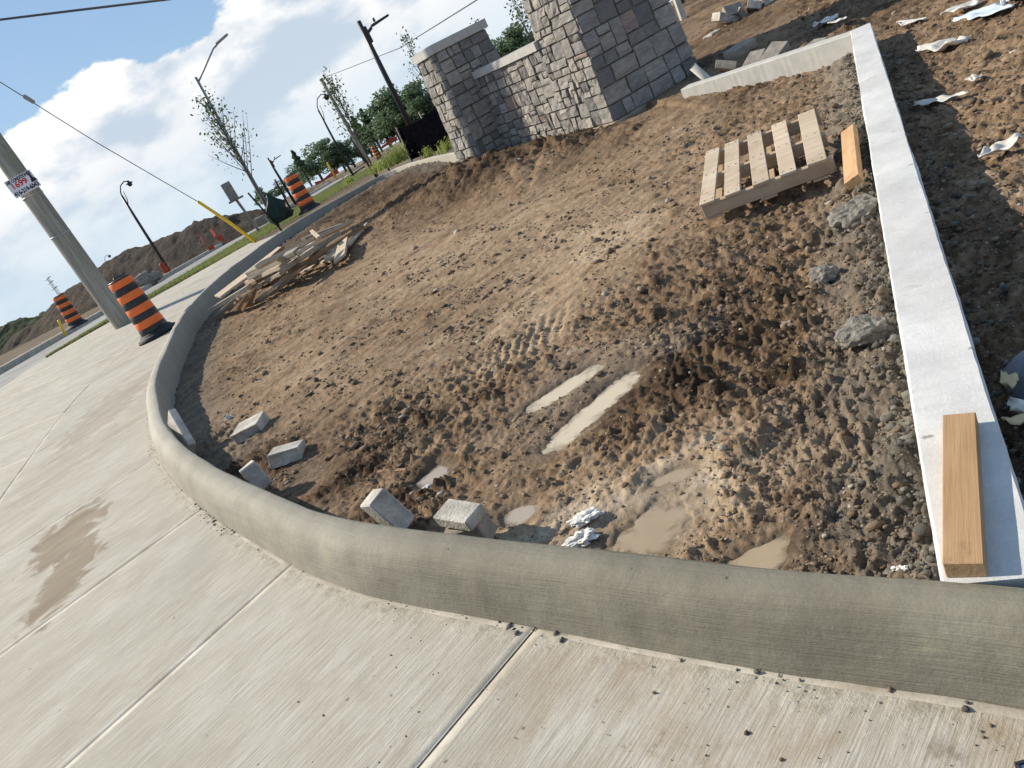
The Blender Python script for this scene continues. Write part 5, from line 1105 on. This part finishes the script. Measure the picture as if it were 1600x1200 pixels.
sheet_px((1430, 172), (1518, 154), .13, 'flat torn white plastic scrap in the shade right of the beam', 1.3)
sheet_px((1436, 88), (1515, 70), .22, 'twisted white plastic scrap right of the beam corner', 2.7, hgt=.045)
sheet_px((1476, 32), (1534, 14), .26, 'white plastic scrap at the top right, left of the bluish sheet', 4.1)
sheet_px((1490, 46), (1585, 26), .30, 'long pale plastic strip below the bluish sheet', 5.6, 'bluish')
sheet_px((1570, 28), (1640, -5), .55, 'crumpled bluish plastic sheet in the top right corner', 6.6, 'bluish', hgt=.07)
sheet_px((1403, 38), (1444, 34), .16, 'small flat pale scrap near the beam corner', 7.7)
sheet_px((1534, 262), (1600, 228), .11, 'bent white plastic scrap at the right edge of the picture', 8.2, hgt=.03)
sheet_px((1512, 133), (1536, 128), .07, 'little cream scrap above the flat torn one', 9.1)
sheet_px((1272, 52), (1311, 40), .30, 'bright white plastic piece behind the back kerb', 10.4, hgt=.05)
sheet_px((1300, 60), (1330, 50), .12, 'thin white strip on the back kerb near the corner', 10.9, lift=.12)
def chip(px_, py_, s_, label, seed, mat='plaster', sq_=(1.25, .8, .35), cat='plaster scrap', lift=.0):
    p = gnd(px_, py_, .02); lump('plaster_scrap', (p.x, p.y, sz_(p.x, p.y) + s_ * .25 + lift), s_, M[mat], label, cat, seed, sq_, False, 2.2, .55)
chip(908, 797, .042, 'upper of two crusty white plaster scraps near the big puddle', 1.1); chip(898, 828, .046, 'lower of two crusty white plaster scraps near the big puddle', 2.2); chip(1406, 888, .022, 'bright white plaster chip beside the near end of the beam', 3.1, sq_=(1, 1, .7)); chip(930, 783, .011, 'tiny white plaster crumb above the two crusty scraps', 6.2)
chip(346, 637, .030, 'small white crumpled scrap left of the pale flat paver', 4.4, sq_=(1, .8, 1)); chip(655, 745, .02, 'pale crumb at the edge of the grey puddle', 5.0)
a = gnd(389, 570, .01); b = gnd(402, 563, .01); za = sz_(a.x, a.y) + .015; plank((a.x, a.y, za), (b.x, b.y, za + .01), .03, .015, M['pine'], 'small pale stick alone on the soil below the board pile', 'stick', cat='stick')
a = gnd(585, 728, .01); b = gnd(632, 724, .01); za = sz_(a.x, a.y) + .012; plank((a.x, a.y, za), (b.x, b.y, za), .018, .012, M['brown_board'], 'thin brown stick on the wet soil above the tilted paver', 'stick', cat='stick')
# pipe by the tall pier
a = gnd(1122, 138, .02); b = aty(1082, 104, a.y + .05); o = empty('drain_pipe', a); tag(o, 'pale plastic pipe sticking out of the soil against the tall pier', 'pipe'); tubeo('tube', [Vector((0, 0, 0)) - (b - a) * .3, (b - a)], .045, M['coping'], o, 14); d_ = (b - a).normalized(); tubeo('bore_shade', [(b - a) * 1.001, (b - a) + d_ * .004], .035, M['rubber'], o, 14)  # black disc on the closed end stands for the pipe's shaded bore
# black steel post at the top edge
b = aty(1065, 22, 14.5); o = empty('steel_post', b); tag(o, 'pale and black post foot at the top edge above the tall pier', 'post'); box('post', (.10, .10, 1.6), M['coping'], o, Matrix.Translation((0, 0, .7)), .005); box('side_plate', (.07, .09, 1.5), M['black_metal'], o, Matrix.Translation((.09, .03, .9)), .004)
# torn sack at the right edge
p = gnd(1612, 600, .12); V = []; Fq = []; ns_ = 20; rings = [(-.10, .15), (-.05, .17), (.0, .168), (.05, .15), (.09, .12), (.115, .08), (.125, .03)]
for z_, r_0 in rings:
    for k in range(ns_):
        a_2 = 6.283 * k / ns_; r2 = r_0 * (1 + .22 * mnoise.noise(Vector((math.cos(a_2) * 1.4, math.sin(a_2) * 1.4, z_ * 6))) + .10 * mnoise.noise(Vector((math.cos(a_2) * 5, math.sin(a_2) * 5, z_ * 22)))); V.append((r2 * math.cos(a_2) * .9, r2 * math.sin(a_2) * 1.35, z_))
for i in range(len(rings) - 1):
    for k in range(ns_): Fq.append((i * ns_ + k, i * ns_ + (k + 1) % ns_, (i + 1) * ns_ + (k + 1) % ns_, (i + 1) * ns_ + k))
Fq.append(tuple(range((len(rings) - 1) * ns_, len(rings) * ns_)))
sk = empty('cement_sack', (p.x + .155, p.y + .03, -.01)); tag(sk, 'bulging grey sack with torn paper edges cut by the right picture edge', 'sack'); o = mobj('bag', V, Fq, M['sack'], sk, True)
for k, (px_, py_, w_) in enumerate([(1578, 598, .05), (1596, 640, .06), (1595, 662, .05)]):
    q0 = gnd(px_, py_, .08) - sk.location; t = sheet(q0.x, q0.y, q0.z, .085, w_, R(60 + 30 * k), 'x', 'kraft' if k != 1 else 'plastic', 20 + k * 3, hgt=.02, nx=8, ny=5, name='torn_paper', thick=.003); t.parent = sk
    for kk in ('label', 'category'): del t[kk]
# corner of a tray at the lower right
p = gnd(1612, 1204, .01); tr = empty('tray', (p.x, p.y, .006)); tr.rotation_euler = (0, 0, R(-12)); tag(tr, 'corner of a pale tray with dark rim at the lower right corner', 'tray'); box('floor', (.09, .09, .004), M['bluish'], tr, Matrix.Translation((.03, -.03, .004)), .001); box('rim', (.10, .006, .014), M['ink'], tr, Matrix.Translation((.03, .016, .005)), .001); box('rim', (.006, .09, .014), M['ink'], tr, Matrix.Translation((-.016, -.032, .005)), .001)
